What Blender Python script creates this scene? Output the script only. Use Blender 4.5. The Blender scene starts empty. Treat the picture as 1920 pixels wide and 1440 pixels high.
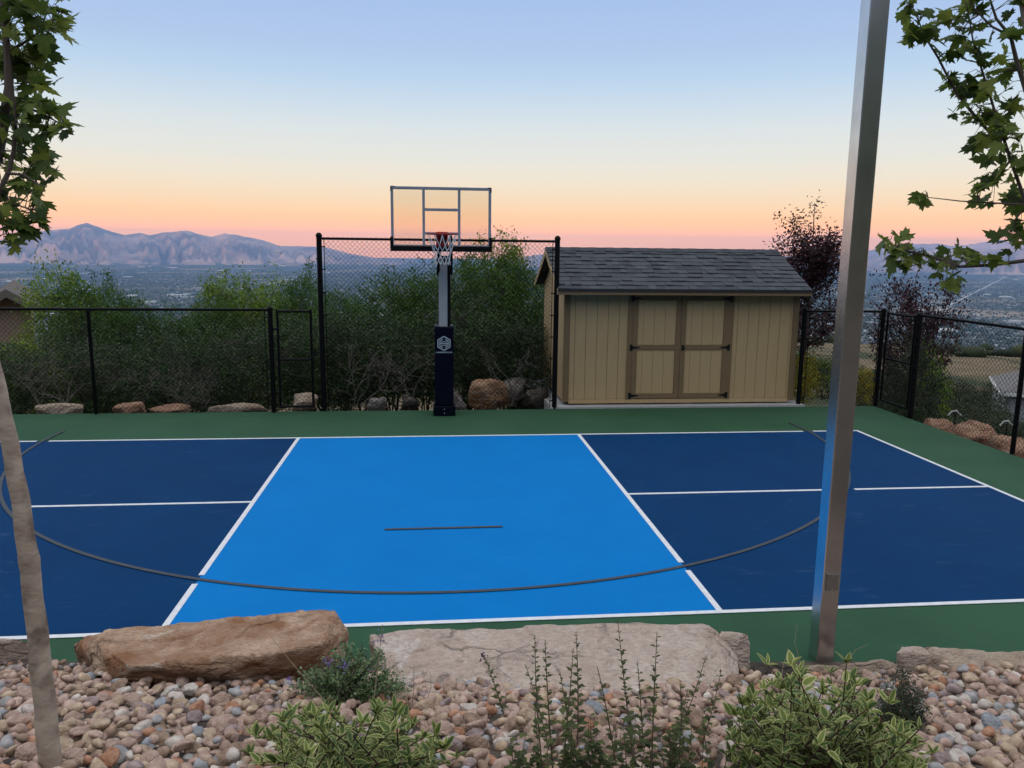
import bpy, bmesh, math, random
import numpy as np
from mathutils import Vector, Matrix, noise as mnoise

sc = bpy.context.scene
C = sc.collection
R_ = math.radians
rng = np.random.default_rng(7)
random.seed(7)

# ------------------------------------------------------------------ camera
W, H = 1920, 1440
CX, CY, CZ, YAW, PITCH, ROLL, FPX = -0.13007, -5.59755, 2.80302, 0.10331, -0.16819, 0.01106, 1463.11
CAM = np.array([CX, CY, CZ])
_F = np.array([math.sin(YAW)*math.cos(PITCH), math.cos(YAW)*math.cos(PITCH), math.sin(PITCH)])
_R0 = np.array([math.cos(YAW), -math.sin(YAW), 0.0])
_U0 = np.cross(_R0, _F)
_R = math.cos(ROLL)*_R0 + math.sin(ROLL)*_U0
_U = -math.sin(ROLL)*_R0 + math.cos(ROLL)*_U0
cd = bpy.data.cameras.new('camera')
cam = bpy.data.objects.new('camera', cd)
C.objects.link(cam)
cd.sensor_fit = 'HORIZONTAL'
cd.sensor_width = 36.0
cd.lens = FPX/W*36.0
cd.clip_start = 0.05
cd.clip_end = 120000.0
cam.matrix_world = Matrix(((_R[0], _U[0], -_F[0], CX), (_R[1], _U[1], -_F[1], CY), (_R[2], _U[2], -_F[2], CZ), (0, 0, 0, 1)))
sc.camera = cam

def ray(x, y):
    return _F + _R*(x-W/2)/FPX - _U*(y-H/2)/FPX
def gz(x, y, z=0.0):
    d = ray(x, y); return CAM + d*((z-CAM[2])/d[2])
def aty(x, y, Y):
    d = ray(x, y); return CAM + d*((Y-CAM[1])/d[1])
def atd(x, y, D):            # at camera depth D
    return CAM + ray(x, y)*D
def project(p):
    d = np.asarray(p)-CAM; z = d@_F
    return W/2+FPX*(d@_R)/z, H/2-FPX*(d@_U)/z, z

# ------------------------------------------------------------------ world: dawn sky, lit from behind the camera
SUN_EL, SUN_AZ = 2.35, 197.0      # degrees; azimuth clockwise from +Y
def lin(c):
    return tuple(((v/255.0)/12.92 if v/255.0 <= 0.04045 else ((v/255.0+0.055)/1.055)**2.4) for v in c)
wd = bpy.data.worlds.new('World'); sc.world = wd; wd.use_nodes = True
wn, wl = wd.node_tree.nodes, wd.node_tree.links
bg = wn['Background']
geo = wn.new('ShaderNodeNewGeometry'); sep = wn.new('ShaderNodeSeparateXYZ')
tc = wn.new('ShaderNodeTexCoord')
wl.new(tc.outputs['Generated'], sep.inputs[0])
ramp = wn.new('ShaderNodeValToRGB')
wl.new(sep.outputs['Z'], ramp.inputs[0])
SKY = [(0.0, (2.5, .88, .15)), (.006, (2.65, .96, .14)), (.0227, (2.75, 1.02, .16)), (.040, (1.82, .92, .25)), (.059, (1.36, .93, .46)), (.085, (1.12, .94, .66)), (.111, (.95, .91, .77)), (.143, (.82, .86, .83)),
       (.173, (.67, .78, .87)), (.203, (.53, .70, .88)), (.232, (.47, .61, .86)), (.284, (.40, .55, .84)), (.33, (.41, .55, .84)), (.45, (.62, .72, .93)), (.7, (1.06, 1.08, 1.14)), (1.0, (1.22, 1.22, 1.24))]
els = ramp.color_ramp.elements
first = True
for pos, c in SKY:
    p = max(0.0, pos)
    if pos < 0: continue
    if first:
        e = els[0]; e.position = p; first = False
    elif p >= 1.0: e = els[-1]
    else: e = els.new(p)
    e.color = (*c, 1)
sky = wn.new('ShaderNodeTexSky'); sky.sky_type = 'NISHITA'; sky.sun_disc = False
sky.sun_elevation = R_(SUN_EL); sky.sun_rotation = R_(SUN_AZ); sky.altitude = 1500
ml = wn.new('ShaderNodeVectorMath'); ml.operation = 'SCALE'; ml.inputs['Scale'].default_value = 0.010
wl.new(sky.outputs[0], ml.inputs[0])
ad = wn.new('ShaderNodeVectorMath'); ad.operation = 'ADD'
wl.new(ramp.outputs[0], ad.inputs[0]); wl.new(ml.outputs[0], ad.inputs[1])
wl.new(ad.outputs[0], bg.inputs['Color']); bg.inputs['Strength'].default_value = 1.0

sd = bpy.data.lights.new('sun', 'SUN'); sd.energy = 5.0; sd.angle = R_(0.5); sd.color = (1.0, 0.36, 0.16)
sun = bpy.data.objects.new('sun', sd); C.objects.link(sun)
sv = Vector((math.sin(R_(SUN_AZ))*math.cos(R_(SUN_EL)), math.cos(R_(SUN_AZ))*math.cos(R_(SUN_EL)), math.sin(R_(SUN_EL))))
sun.rotation_euler = sv.to_track_quat('Z', 'Y').to_euler()
sun.location = (0, -30, 40)

vs = sc.view_settings
vs.view_transform = 'Standard'; vs.look = 'None'; vs.gamma = 1.0; vs.exposure = 0.0; vs.use_curve_mapping = False
sc.render.engine = 'CYCLES'
cy = sc.cycles
cy.use_denoising = True
try: cy.denoiser = 'OPENIMAGEDENOISE'
except Exception: pass
cy.max_bounces = 6; cy.diffuse_bounces = 3; cy.glossy_bounces = 3; cy.transmission_bounces = 4; cy.transparent_max_bounces = 12; cy.volume_bounces = 1
cy.caustics_reflective = False; cy.caustics_refractive = False
cy.sample_clamp_indirect = 4.0

# ------------------------------------------------------------------ materials
MATS = {}
def mat(name, c1, c2=None, scale=6.0, rough=0.7, bump=0.0, bscale=None, metal=0.0, spec=0.4, detail=6.0, stretch=(1, 1, 1), lo=0.35, hi=0.65, dist=0.02, c3=None, s3=1.0):
    if name in MATS: return MATS[name]
    m = bpy.data.materials.new(name); m.use_nodes = True
    n, l = m.node_tree.nodes, m.node_tree.links
    b = n['Principled BSDF']
    b.inputs['Roughness'].default_value = rough; b.inputs['Metallic'].default_value = metal
    b.inputs['Specular IOR Level'].default_value = spec
    t = n.new('ShaderNodeTexCoord'); mp = n.new('ShaderNodeMapping'); mp.inputs['Scale'].default_value = stretch
    l.new(t.outputs['Object'], mp.inputs[0])
    if c2 is None:
        b.inputs['Base Color'].default_value = (*c1, 1)
    else:
        nz = n.new('ShaderNodeTexNoise'); nz.inputs['Scale'].default_value = scale; nz.inputs['Detail'].default_value = detail
        l.new(mp.outputs[0], nz.inputs['Vector'])
        r = n.new('ShaderNodeValToRGB'); r.color_ramp.elements[0].position = lo; r.color_ramp.elements[1].position = hi
        r.color_ramp.elements[0].color = (*c1, 1); r.color_ramp.elements[1].color = (*c2, 1)
        l.new(nz.outputs['Fac'], r.inputs[0])
        out = r.outputs[0]
        if c3 is not None:
            n3 = n.new('ShaderNodeTexNoise'); n3.inputs['Scale'].default_value = s3; n3.inputs['Detail'].default_value = 4
            l.new(t.outputs['Object'], n3.inputs['Vector'])
            r3 = n.new('ShaderNodeValToRGB'); r3.color_ramp.elements[0].position = .5; r3.color_ramp.elements[1].position = .66
            l.new(n3.outputs['Fac'], r3.inputs[0])
            mx = n.new('ShaderNodeMixRGB'); l.new(r3.outputs[0], mx.inputs[0]); l.new(out, mx.inputs[1]); mx.inputs[2].default_value = (*c3, 1)
            out = mx.outputs[0]
        l.new(out, b.inputs['Base Color'])
    if bump > 0:
        nb = n.new('ShaderNodeTexNoise'); nb.inputs['Scale'].default_value = bscale or scale*4; nb.inputs['Detail'].default_value = 8
        l.new(mp.outputs[0], nb.inputs['Vector'])
        bp = n.new('ShaderNodeBump'); bp.inputs['Strength'].default_value = bump; bp.inputs['Distance'].default_value = dist
        l.new(nb.outputs['Fac'], bp.inputs['Height']); l.new(bp.outputs[0], b.inputs['Normal'])
    MATS[name] = m
    return m

def leafmat(name, cols, trans=0.25, rough=0.6):
    """colour picked per leaf from the mesh attribute rnd"""
    if name in MATS: return MATS[name]
    m = bpy.data.materials.new(name); m.use_nodes = True
    n, l = m.node_tree.nodes, m.node_tree.links
    b = n['Principled BSDF']; b.inputs['Roughness'].default_value = rough; b.inputs['Specular IOR Level'].default_value = 0.3
    a = n.new('ShaderNodeAttribute'); a.attribute_name = 'rnd'
    r = n.new('ShaderNodeValToRGB')
    es = r.color_ramp.elements
    es[0].position = 0; es[0].color = (*cols[0], 1); es[1].position = 1; es[1].color = (*cols[-1], 1)
    for i, c in enumerate(cols[1:-1]):
        e = es.new((i+1)/(len(cols)-1)); e.color = (*c, 1)
    l.new(a.outputs['Fac'], r.inputs[0]); l.new(r.outputs[0], b.inputs['Base Color'])
    tr = n.new('ShaderNodeBsdfTranslucent'); l.new(r.outputs[0], tr.inputs[0])
    mx = n.new('ShaderNodeMixShader'); mx.inputs[0].default_value = trans
    l.new(b.outputs[0], mx.inputs[1]); l.new(tr.outputs[0], mx.inputs[2])
    l.new(mx.outputs[0], n['Material Output'].inputs['Surface'])
    MATS[name] = m
    return m

# ------------------------------------------------------------------ object helpers
def tag(o, label=None, cat=None, group=None, kind=None):
    if label: o['label'] = label
    if cat: o['category'] = cat
    if group: o['group'] = group
    if kind: o['kind'] = kind
    return o

def empty(name, loc, label, cat, group=None):
    o = bpy.data.objects.new(name, None); C.objects.link(o)
    o.location = loc; o.empty_display_size = 0.2
    return tag(o, label, cat, group)

def wloc(o):
    v = Vector(o.location)
    if o.parent is not None:
        # all parents here are pure translations with an inverse set at link time
        v = o.matrix_parent_inverse @ v
        return wloc(o.parent) + v
    return v

def link(name, me, parent=None, loc=(0, 0, 0)):
    o = bpy.data.objects.new(name, me); C.objects.link(o)
    if parent is not None:
        o.parent = parent
        o.matrix_parent_inverse = Matrix.Translation(-wloc(parent))
    o.location = loc
    return o

def mesh_np(name, V, F, mats, smooth=False, mi=None, rnd=None, origin=None):
    """V (n,3) array, F list of faces or int array (m,k)"""
    me = bpy.data.meshes.new(name)
    V = np.asarray(V, dtype=np.float64)
    if origin is not None: V = V - np.asarray(origin)
    if isinstance(F, np.ndarray):
        m, k = F.shape
        me.vertices.add(len(V)); me.vertices.foreach_set('co', V.astype(np.float32).ravel())
        me.loops.add(m*k); me.loops.foreach_set('vertex_index', F.astype(np.int32).ravel())
        me.polygons.add(m); me.polygons.foreach_set('loop_start', np.arange(0, m*k, k, dtype=np.int32))
        me.polygons.foreach_set('loop_total', np.full(m, k, dtype=np.int32))
        me.update(calc_edges=True)
    else:
        me.from_pydata([tuple(v) for v in V], [], F)
    for mm in (mats if isinstance(mats, (list, tuple)) else [mats]): me.materials.append(mm)
    if mi is not None: me.polygons.foreach_set('material_index', np.asarray(mi, dtype=np.int32))
    if smooth: me.polygons.foreach_set('use_smooth', np.ones(len(me.polygons), dtype=bool))
    if rnd is not None:
        a = me.attributes.new('rnd', 'FLOAT', 'POINT'); a.data.foreach_set('value', np.asarray(rnd, dtype=np.float32))
    me.validate()
    return me

class MB:
    def __init__(s): s.V, s.F, s.M = [], [], []
    def add(s, vs_, fs, m=0):
        o = len(s.V); s.V += [tuple(float(c) for c in v) for v in vs_]; s.F += [tuple(i+o for i in f) for f in fs]; s.M += [m]*len(fs); return s
    def box(s, x0, x1, y0, y1, z0, z1, m=0, bev=0.0):
        if bev > 0:
            b = bev
            vs_ = []
            for (z, i) in ((z0, b), (z0+b, 0), (z1-b, 0), (z1, b)):
                vs_ += [(x0+i, y0+i, z), (x1-i, y0+i, z), (x1-i, y1-i, z), (x0+i, y1-i, z)]
            fs = [(3, 2, 1, 0), (12, 13, 14, 15)]
            for k in range(3):
                for j in range(4): fs.append((k*4+j, k*4+(j+1) % 4, k*4+4+(j+1) % 4, k*4+4+j))
            return s.add(vs_, fs, m)
        vs_ = [(x0, y0, z0), (x1, y0, z0), (x1, y1, z0), (x0, y1, z0), (x0, y0, z1), (x1, y0, z1), (x1, y1, z1), (x0, y1, z1)]
        return s.add(vs_, [(3, 2, 1, 0), (4, 5, 6, 7), (0, 1, 5, 4), (1, 2, 6, 5), (2, 3, 7, 6), (3, 0, 4, 7)], m)
    def prism(s, poly, axis, a, b, m=0):
        """poly 2D list extruded along axis ('x','y','z') from a to b"""
        n = len(poly)
        def P(p, t):
            return {'x': (t, p[0], p[1]), 'y': (p[0], t, p[1]), 'z': (p[0], p[1], t)}[axis]
        vs_ = [P(p, a) for p in poly]+[P(p, b) for p in poly]
        fs = [tuple(range(n-1, -1, -1)), tuple(range(n, 2*n))]+[(i, (i+1) % n, n+(i+1) % n, n+i) for i in range(n)]
        return s.add(vs_, fs, m)
    def tube(s, pts, rad, n=6, m=0, cap=True, closed=False):
        pts = [Vector(p) for p in pts]
        if not hasattr(rad, '__len__'): rad = [rad]*len(pts)
        vs_, fs = [], []
        k = len(pts)
        up = Vector((0, 0, 1))
        prev = None
        for i, p in enumerate(pts):
            if closed: d = pts[(i+1) % k]-pts[i-1]
            else: d = pts[min(i+1, k-1)]-pts[max(i-1, 0)]
            d.normalize()
            if prev is None:
                a = d.cross(up) if abs(d.z) < 0.95 else d.cross(Vector((1, 0, 0)))
            else:
                a = prev-d*prev.dot(d)
            a.normalize(); prev = a; b = d.cross(a)
            for j in range(n):
                t = 2*math.pi*j/n
                vs_.append(p+(a*math.cos(t)+b*math.sin(t))*rad[i])
        for i in range(k if closed else k-1):
            for j in range(n):
                i2 = (i+1) % k
                fs.append((i*n+j, i*n+(j+1) % n, i2*n+(j+1) % n, i2*n+j))
        if cap and not closed:
            fs.append(tuple(range(n-1, -1, -1))); fs.append(tuple((k-1)*n+j for j in range(n)))
        return s.add(vs_, fs, m)
    def dome(s, c, r, hgt, n=10, m=0):
        vs_, fs = [], []
        L = 4
        for i in range(L):
            t = i/L*math.pi/2
            for j in range(n):
                vs_.append((c[0]+r*math.cos(t)*math.cos(2*math.pi*j/n), c[1]+r*math.cos(t)*math.sin(2*math.pi*j/n), c[2]+hgt*math.sin(t)))
        vs_.append((c[0], c[1], c[2]+hgt))
        for i in range(L-1):
            for j in range(n): fs.append((i*n+j, i*n+(j+1) % n, (i+1)*n+(j+1) % n, (i+1)*n+j))
        for j in range(n): fs.append(((L-1)*n+j, (L-1)*n+(j+1) % n, L*n))
        return s.add(vs_, fs, m)
    def build(s, name, mats, parent=None, smooth=False, kind=None, label=None):
        V = np.array(s.V)
        o3 = np.array([(V[:, 0].min()+V[:, 0].max())/2, (V[:, 1].min()+V[:, 1].max())/2, V[:, 2].min()])
        me = mesh_np(name, V, s.F, mats, False, s.M, origin=o3)
        if smooth:
            me.polygons.foreach_set('use_smooth', np.ones(len(me.polygons), dtype=bool))
            try: me.set_sharp_from_angle(angle=R_(40))
            except Exception: pass
        o = link(name, me, parent, o3)
        if kind: o['kind'] = kind
        if label: o['label'] = label
        return o

def struct(o): o['kind'] = 'structure'; return o

def fbm(p, o=5, H_=1.0): return mnoise.fractal(Vector(p), H_, 2.0, o)

# ------------------------------------------------------------------ terrain
def edge_y(x):                # front edge of the court slab where the planting bed begins
    return -0.62-0.083*x
def bed_z(x, y):
    s = edge_y(x)-y-.10-.14*sstep(1.4, 2.3, x)*(1-sstep(2.9, 3.4, x))
    z = 0.03+0.38*max(s, 0.0)
    return min(z, 1.17)
def bed_hit(px, py):
    d = ray(px, py); t = 1.0
    for _ in range(4000):
        p = CAM+d*t
        if p[2] <= bed_z(p[0], p[1]): return p
        t += 0.004
    return p

DEP_R = [(0, -.35), (10, -.35), (14, -.5), (20, -2.6), (40, -7.5), (70, -12.2), (110, -13.6), (170, -16.2), (250, -22.5), (300, -30), (420, -65), (1000, -150), (2500, -300), (200000, -300)]
DEP_L = [(0, -.35), (14, -.35), (17, -.7), (24, -2.4), (40, -6), (100, -17), (420, -65), (1000, -150), (2500, -300), (200000, -300)]
BACK = [(0, -.35), (6, -.35), (9, 1.0), (15, 2.6), (30, 9.5), (60, 24), (200, 82), (600, 235), (1500, 540), (2500, 500), (6000, 380), (200000, 380)]  # unseen rear slope below the ridge, steepened to darken the post's reflection
def interp(t, x):
    return float(np.interp(x, [a for a, _ in t], [b for _, b in t]))
def sstep(a, b, x):
    t = min(1, max(0, (x-a)/(b-a))); return t*t*(3-2*t)
def ridge_h(az, r):
    n = fbm((az*0.05, r/900.0, 3.1), 5)
    k = fbm((az*0.11, 7.7, 1.0), 4)
    return interp(BACK, r)*(1+0.05*k*sstep(200, 1500, r)) + n*22*sstep(200, 1500, r)
def terrain_h(x, y):
    dx, dy = x-CX, y-CY
    r = math.hypot(dx, dy); az = math.degrees(math.atan2(dx, dy))
    wr = sstep(14, 24, az)
    f = interp(DEP_L, r)*(1-wr)+interp(DEP_R, r)*wr
    b = ridge_h(az, r) if abs(az) > 75 else 0
    wb = sstep(78, 118, abs(az))
    h = f*(1-wb)+b*wb
    if r > 25: h += fbm((x/60, y/60, 0), 4)*min(1.2, (r-25)*0.015)*(1-sstep(1500, 2500, r))
    if 300 < r < 3000: h += fbm((x/400, y/400, 5), 4)*12*sstep(300, 700, r)*(1-sstep(1700, 2500, r))
    return h

def make_terrain():
    radii = [0.0, 4, 7, 9, 11, 13, 14.5, 16, 18, 20, 22, 25, 28, 32, 36, 42, 48, 55, 63, 72, 82, 94, 108, 124, 142, 165, 190, 215, 240, 260, 285, 310, 350, 400, 460, 540, 640, 760, 900, 1100, 1300, 1550, 1850, 2200, 2500, 2650, 2900, 3600, 5000, 8000, 13000, 20000, 26000, 31000]
    NA = 288
    V = []
    for i, r in enumerate(radii):
        for j in range(NA):
            a = 2*math.pi*j/NA
            x, y = CX+r*math.sin(a), CY+r*math.cos(a)
            V.append((x, y, terrain_h(x, y)))
    F = []
    for i in range(len(radii)-1):
        for j in range(NA):
            j2 = (j+1) % NA
            F.append((i*NA+j, i*NA+j2, (i+1)*NA+j2, (i+1)*NA+j))
    m = bpy.data.materials.new('hillside_and_valley'); m.use_nodes = True
    n, l = m.node_tree.nodes, m.node_tree.links
    b = n['Principled BSDF']; b.inputs['Roughness'].default_value = .95; b.inputs['Specular IOR Level'].default_value = .1
    t = n.new('ShaderNodeTexCoord')
    def noi(s, d=6):
        z = n.new('ShaderNodeTexNoise'); z.inputs['Scale'].default_value = s; z.inputs['Detail'].default_value = d; l.new(t.outputs['Object'], z.inputs['Vector']); return z
    def rmp(src, a, b_, ca, cb):
        r = n.new('ShaderNodeValToRGB'); r.color_ramp.elements[0].position = a; r.color_ramp.elements[1].position = b_
        r.color_ramp.elements[0].color = (*ca, 1); r.color_ramp.elements[1].color = (*cb, 1); l.new(src, r.inputs[0]); return r
    def mix(f, a, b_):
        x = n.new('ShaderNodeMixRGB'); l.new(f, x.inputs[0]); l.new(a, x.inputs[1]); l.new(b_, x.inputs[2]); return x
    # near: leaf litter and dry grass
    g1 = rmp(noi(3.0).outputs['Fac'], .35, .65, (.055, .042, .028), (.105, .083, .056))
    g2 = rmp(noi(.35, 8).outputs['Fac'], .35, .7, (.22, .165, .105), (.13, .105, .062))
    scrub = rmp(noi(.06, 8).outputs['Fac'], .47, .56, (0, 0, 0), (1, 1, 1))
    gcol = n.new('ShaderNodeRGB'); gcol.outputs[0].default_value = (.055, .065, .035, 1)
    hill = mix(scrub.outputs[0], g2.outputs[0], gcol.outputs[0])
    # valley: town quilt
    v1 = rmp(noi(.012, 9).outputs['Fac'], .40, .62, (.030, .045, .036), (.10, .105, .095))
    v2 = rmp(noi(.0011, 7).outputs['Fac'], .56, .66, (0, 0, 0), (1, 1, 1))
    fc = n.new('ShaderNodeRGB'); fc.outputs[0].default_value = (.27, .21, .15, 1)
    val = mix(v2.outputs[0], v1.outputs[0], fc.outputs[0])
    sp = n.new('ShaderNodeSeparateXYZ'); l.new(t.outputs['Object'], sp.inputs[0])
    hz = n.new('ShaderNodeMapRange'); hz.inputs[1].default_value = -180; hz.inputs[2].default_value = -292; l.new(sp.outputs[2], hz.inputs[0])
    nz = n.new('ShaderNodeMapRange'); nz.inputs[1].default_value = -5.0; nz.inputs[2].default_value = -9.0; l.new(sp.outputs[2], nz.inputs[0])
    a1 = mix(nz.outputs[0], g1.outputs[0], hill.outputs[0])
    fz = n.new('ShaderNodeMapRange'); fz.inputs[1].default_value = 1.5; fz.inputs[2].default_value = 4.0; l.new(sp.outputs[2], fz.inputs[0])
    rear_dark = rmp(noi(.5, 8).outputs['Fac'], .35, .65, (.022, .030, .016), (.06, .065, .04))  # dark cover added to the unseen rear slope so the steel post reflects darker
    a1 = mix(fz.outputs[0], a1.outputs[0], rear_dark.outputs[0])
    a2 = mix(hz.outputs[0], a1.outputs[0], val.outputs[0])
    l.new(a2.outputs[0], b.inputs['Base Color'])
    me = mesh_np('terrain', np.array(V), F, m, True)
    return struct(link('terrain', me))
terrain = make_terrain()

# ------------------------------------------------------------------ mountains across the valley
def elaz(px, py):
    d = ray(px, py); return math.degrees(math.atan2(d[0], d[1])), math.degrees(math.atan2(d[2], math.hypot(d[0], d[1])))
SKYL = [(-400, 452), (-200, 446), (0, 449), (40, 435), (75, 432), (130, 428), (148, 421), (163, 416), (200, 431), (235, 440), (262, 436), (279, 441), (310, 435), (350, 432), (372, 438), (395, 444), (420, 437), (445, 440), (490, 449), (525, 461), (560, 461), (610, 463), (660, 476), (723, 486), (800, 492), (900, 492), (960, 486), (1000, 478), (1040, 474), (1200, 474), (1400, 480), (1500, 484), (1650, 478), (1760, 468), (1920, 464), (2200, 462)]
SKYF = [(1380, 484), (1500, 479), (1600, 474), (1700, 458), (1752, 456), (1781, 460), (1817, 458), (1850, 452), (1873, 449), (1920, 456), (2000, 450), (2100, 452), (2250, 470), (2400, 480)]
MTN = None
def make_mountains(name, table, r0, rc, r1, base, na, nr, seed, rough):
    tb = [elaz(*p) for p in table]
    azs = [a for a, _ in tb]; ell = [e for _, e in tb]
    V = []
    for i in range(na):
        az = azs[0]+(azs[-1]-azs[0])*i/(na-1)
        el = float(np.interp(az, azs, ell))
        end = min(1.0, min(i, na-1-i)/(na*0.03))
        wob = 1+0.05*fbm((az*0.15, seed, 0), 3)
        rcc = rc*wob
        Hc = max(0.0, math.tan(R_(el))*rcc+CZ-base)*(0.5+0.5*end)*(1+.022*fbm((az*1.6, seed, 3), 4))
        sa, ca = math.sin(R_(az)), math.cos(R_(az))
        for j in range(nr):
            u = j/(nr-1)
            r = r0+(r1-r0)*u
            x, y = CX+r*sa, CY+r*ca
            if r < rcc:
                t = (r-r0)/(rcc-r0)
                foot = 0.26*sstep(0.15, 0.5, t)
                sh = foot+0.74*max(0.0, (t-.30)/.70)**1.5
                amp = rough*math.sin(math.pi*min(1, t))**0.8
                rg = mnoise.ridged_multi_fractal(Vector((az*1.1+seed, r/5200.0, seed*.37)), 0.9, 2.1, 6, 1.0, 2.0)
                h = Hc*(sh+amp*(rg-1.1)*0.33)
                h = max(h, Hc*0.0)+Hc*0.02*fbm((az*6, r/900, 1), 3)
                h = min(h, Hc*(0.22+0.78*t)*1.0+4)
            else:
                t = (r-rcc)/(r1-rcc)
                h = Hc*(1-sstep(0, 1, t))
            V.append((x, y, base-6+h))
    F = np.array([(i*nr+j, (i+1)*nr+j, (i+1)*nr+j+1, i*nr+j+1) for i in range(na-1) for j in range(nr-1)])
    m = mat('sun_patched_slopes', (.14, .108, .105), (.42, .285, .23), scale=.0009, rough=.95, spec=.05, detail=8, lo=.4, hi=.6, c3=(.62, .40, .29), s3=.00055)  # third colour paints sunlit orange patches onto the slopes
    me = mesh_np(name, np.array(V), F, m, True)
    return struct(link(name, me))
make_mountains('mountains', SKYL, 15500, 22000, 27000, -300, 760, 84, 2.3, 1.25)
make_mountains('far_mountains', SKYF, 25500, 28800, 30600, -300, 160, 24, 9.1, .6)

# ------------------------------------------------------------------ the town on the valley floor (too many to count)
def make_town():
    rg = np.random.default_rng(3)
    V, F, M = [], [], []
    mats = [mat('town_pale_roofs', (.40, .39, .37), rough=.8), mat('town_grey_roofs', (.22, .215, .21), rough=.8), mat('town_brown_roofs', (.16, .125, .10), rough=.8), mat('town_white_roofs', (.62, .62, .60), rough=.8)]
    n1, n2 = 8000, 200
    cube = np.array([(-.5, -.5, 0), (.5, -.5, 0), (.5, .5, 0), (-.5, .5, 0), (-.5, -.5, 1), (.5, -.5, 1), (.5, .5, 1), (-.5, .5, 1)])
    cf = np.array([(4, 5, 6, 7), (0, 1, 5, 4), (1, 2, 6, 5), (2, 3, 7, 6), (3, 0, 4, 7)])
    VV, FF, MM = [], [], []
    for k in range(n1+n2):
        az = R_(rg.uniform(-36, 46))
        if k < n1:
            r = math.exp(rg.uniform(math.log(2650), math.log(12500)))
            if fbm((r*math.sin(az)/500, r*math.cos(az)/500, 2), 3) < -.25 and rg.random() < .85: continue
            s = np.array([rg.uniform(9, 18), rg.uniform(9, 14), rg.uniform(4, 7)])
            mm = rg.choice(4, p=[.34, .33, .23, .10])
        else:
            r = math.exp(rg.uniform(math.log(3400), math.log(15000)))
            s = np.array([rg.uniform(40, 140), rg.uniform(25, 60), rg.uniform(7, 12)])
            mm = rg.choice(4, p=[.3, .15, .05, .5])
        t = rg.choice([0, math.pi/2])+rg.normal(0, .08)+0.1
        c, si = math.cos(t), math.sin(t)
        v = cube*s
        v = np.stack([v[:, 0]*c-v[:, 1]*si+CX+r*math.sin(az), v[:, 0]*si+v[:, 1]*c+CY+r*math.cos(az), v[:, 2]-301], 1)
        FF.append(cf+8*len(VV)); VV.append(v); MM += [mm]*5
    me = mesh_np('town_buildings', np.concatenate(VV), np.concatenate(FF), mats, False, MM)
    tag(link('town_buildings', me), 'pale roofs of the distant town spread over the valley floor', 'town', kind='stuff')
    oc = np.array([(1, 0, 0), (0, 1, 0), (-1, 0, 0), (0, -1, 0), (0, 0, 1.0), (0, 0, -.6)])
    of = np.array([(0, 1, 4), (1, 2, 4), (2, 3, 4), (3, 0, 4), (1, 0, 5), (2, 1, 5), (3, 2, 5), (0, 3, 5)])
    VV, FF = [], []
    for k in range(18000):
        az = R_(rg.uniform(-36, 46)); r = math.exp(rg.uniform(math.log(2550), math.log(11000)))
        s = rg.uniform(3.5, 9)
        v = oc*np.array([s, s, s*rg.uniform(.7, 1.2)])*rg.uniform(.75, 1.2, (6, 1))+np.array([CX+r*math.sin(az), CY+r*math.cos(az), -300+s*.5])
        FF.append(of+6*len(VV)); VV.append(v)
    me = mesh_np('town_trees', np.concatenate(VV), np.concatenate(FF), mat('town_tree_foliage', (.035, .06, .03), (.06, .085, .04), scale=.01))
    tag(link('town_trees', me), 'dark tree crowns scattered among the roofs of the distant town', 'trees', kind='stuff')
    # the long pale avenue running away to the right
    a, b = gz(1712, 606, -299.2), gz(1886, 519, -299.2)
    d = b-a; d /= np.linalg.norm(d); s = np.array([d[1], -d[0], 0])
    mb = MB(); w = 10
    mb.add([a-s*w, a+s*w, b+s*w, b-s*w], [(0, 1, 2, 3)])
    o = mb.build('valley_road', mat('pale_concrete_road', (.40, .385, .37), rough=.9)); struct(o)
make_town()

# ------------------------------------------------------------------ court
LB = mat('light_blue_acrylic', (.0, .180, .53), (.0, .194, .56), scale=1.3, rough=.7, bump=.12, bscale=220, spec=.06, dist=.004)
DB = mat('dark_blue_acrylic', (.0002, .035, .118), (.0004, .040, .132), scale=1.1, rough=.7, bump=.12, bscale=220, spec=.06, dist=.004)
GR = mat('green_acrylic', (.032, .088, .048), (.039, .102, .056), scale=1.1, rough=.7, bump=.12, bscale=220, spec=.06, dist=.004)
WL = mat('white_line_paint', (.66, .68, .71), (.79, .80, .81), scale=14, rough=.6)
AR = mat('grey_line_paint', (.030, .038, .050), (.048, .055, .065), scale=14, rough=.6)
def scuffs(m, col):
    n, l = m.node_tree.nodes, m.node_tree.links
    b = n['Principled BSDF']; src = b.inputs['Base Color'].links[0].from_socket
    t = n.new('ShaderNodeTexCoord'); mp = n.new('ShaderNodeMapping'); mp.inputs['Scale'].default_value = (1.6, 5.5, 1); mp.inputs['Rotation'].default_value = (0, 0, .5)
    l.new(t.outputs['Object'], mp.inputs[0])
    z = n.new('ShaderNodeTexNoise'); z.inputs['Scale'].default_value = 1.5; z.inputs['Detail'].default_value = 9; z.inputs['Distortion'].default_value = 1.2; l.new(mp.outputs[0], z.inputs['Vector'])
    r = n.new('ShaderNodeValToRGB'); r.color_ramp.elements[0].position = .62; r.color_ramp.elements[1].position = .80; r.color_ramp.elements[1].color = (.5, .5, .5, 1)
    l.new(z.outputs['Fac'], r.inputs[0])
    x = n.new('ShaderNodeMixRGB'); l.new(r.outputs[0], x.inputs[0]); l.new(src, x.inputs[1]); x.inputs[2].default_value = (*col, 1)
    l.new(x.outputs[0], b.inputs['Base Color'])
scuffs(DB, (.05, .10, .20)); scuffs(LB, (.02, .24, .60)); scuffs(GR, (.08, .15, .10))

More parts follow.
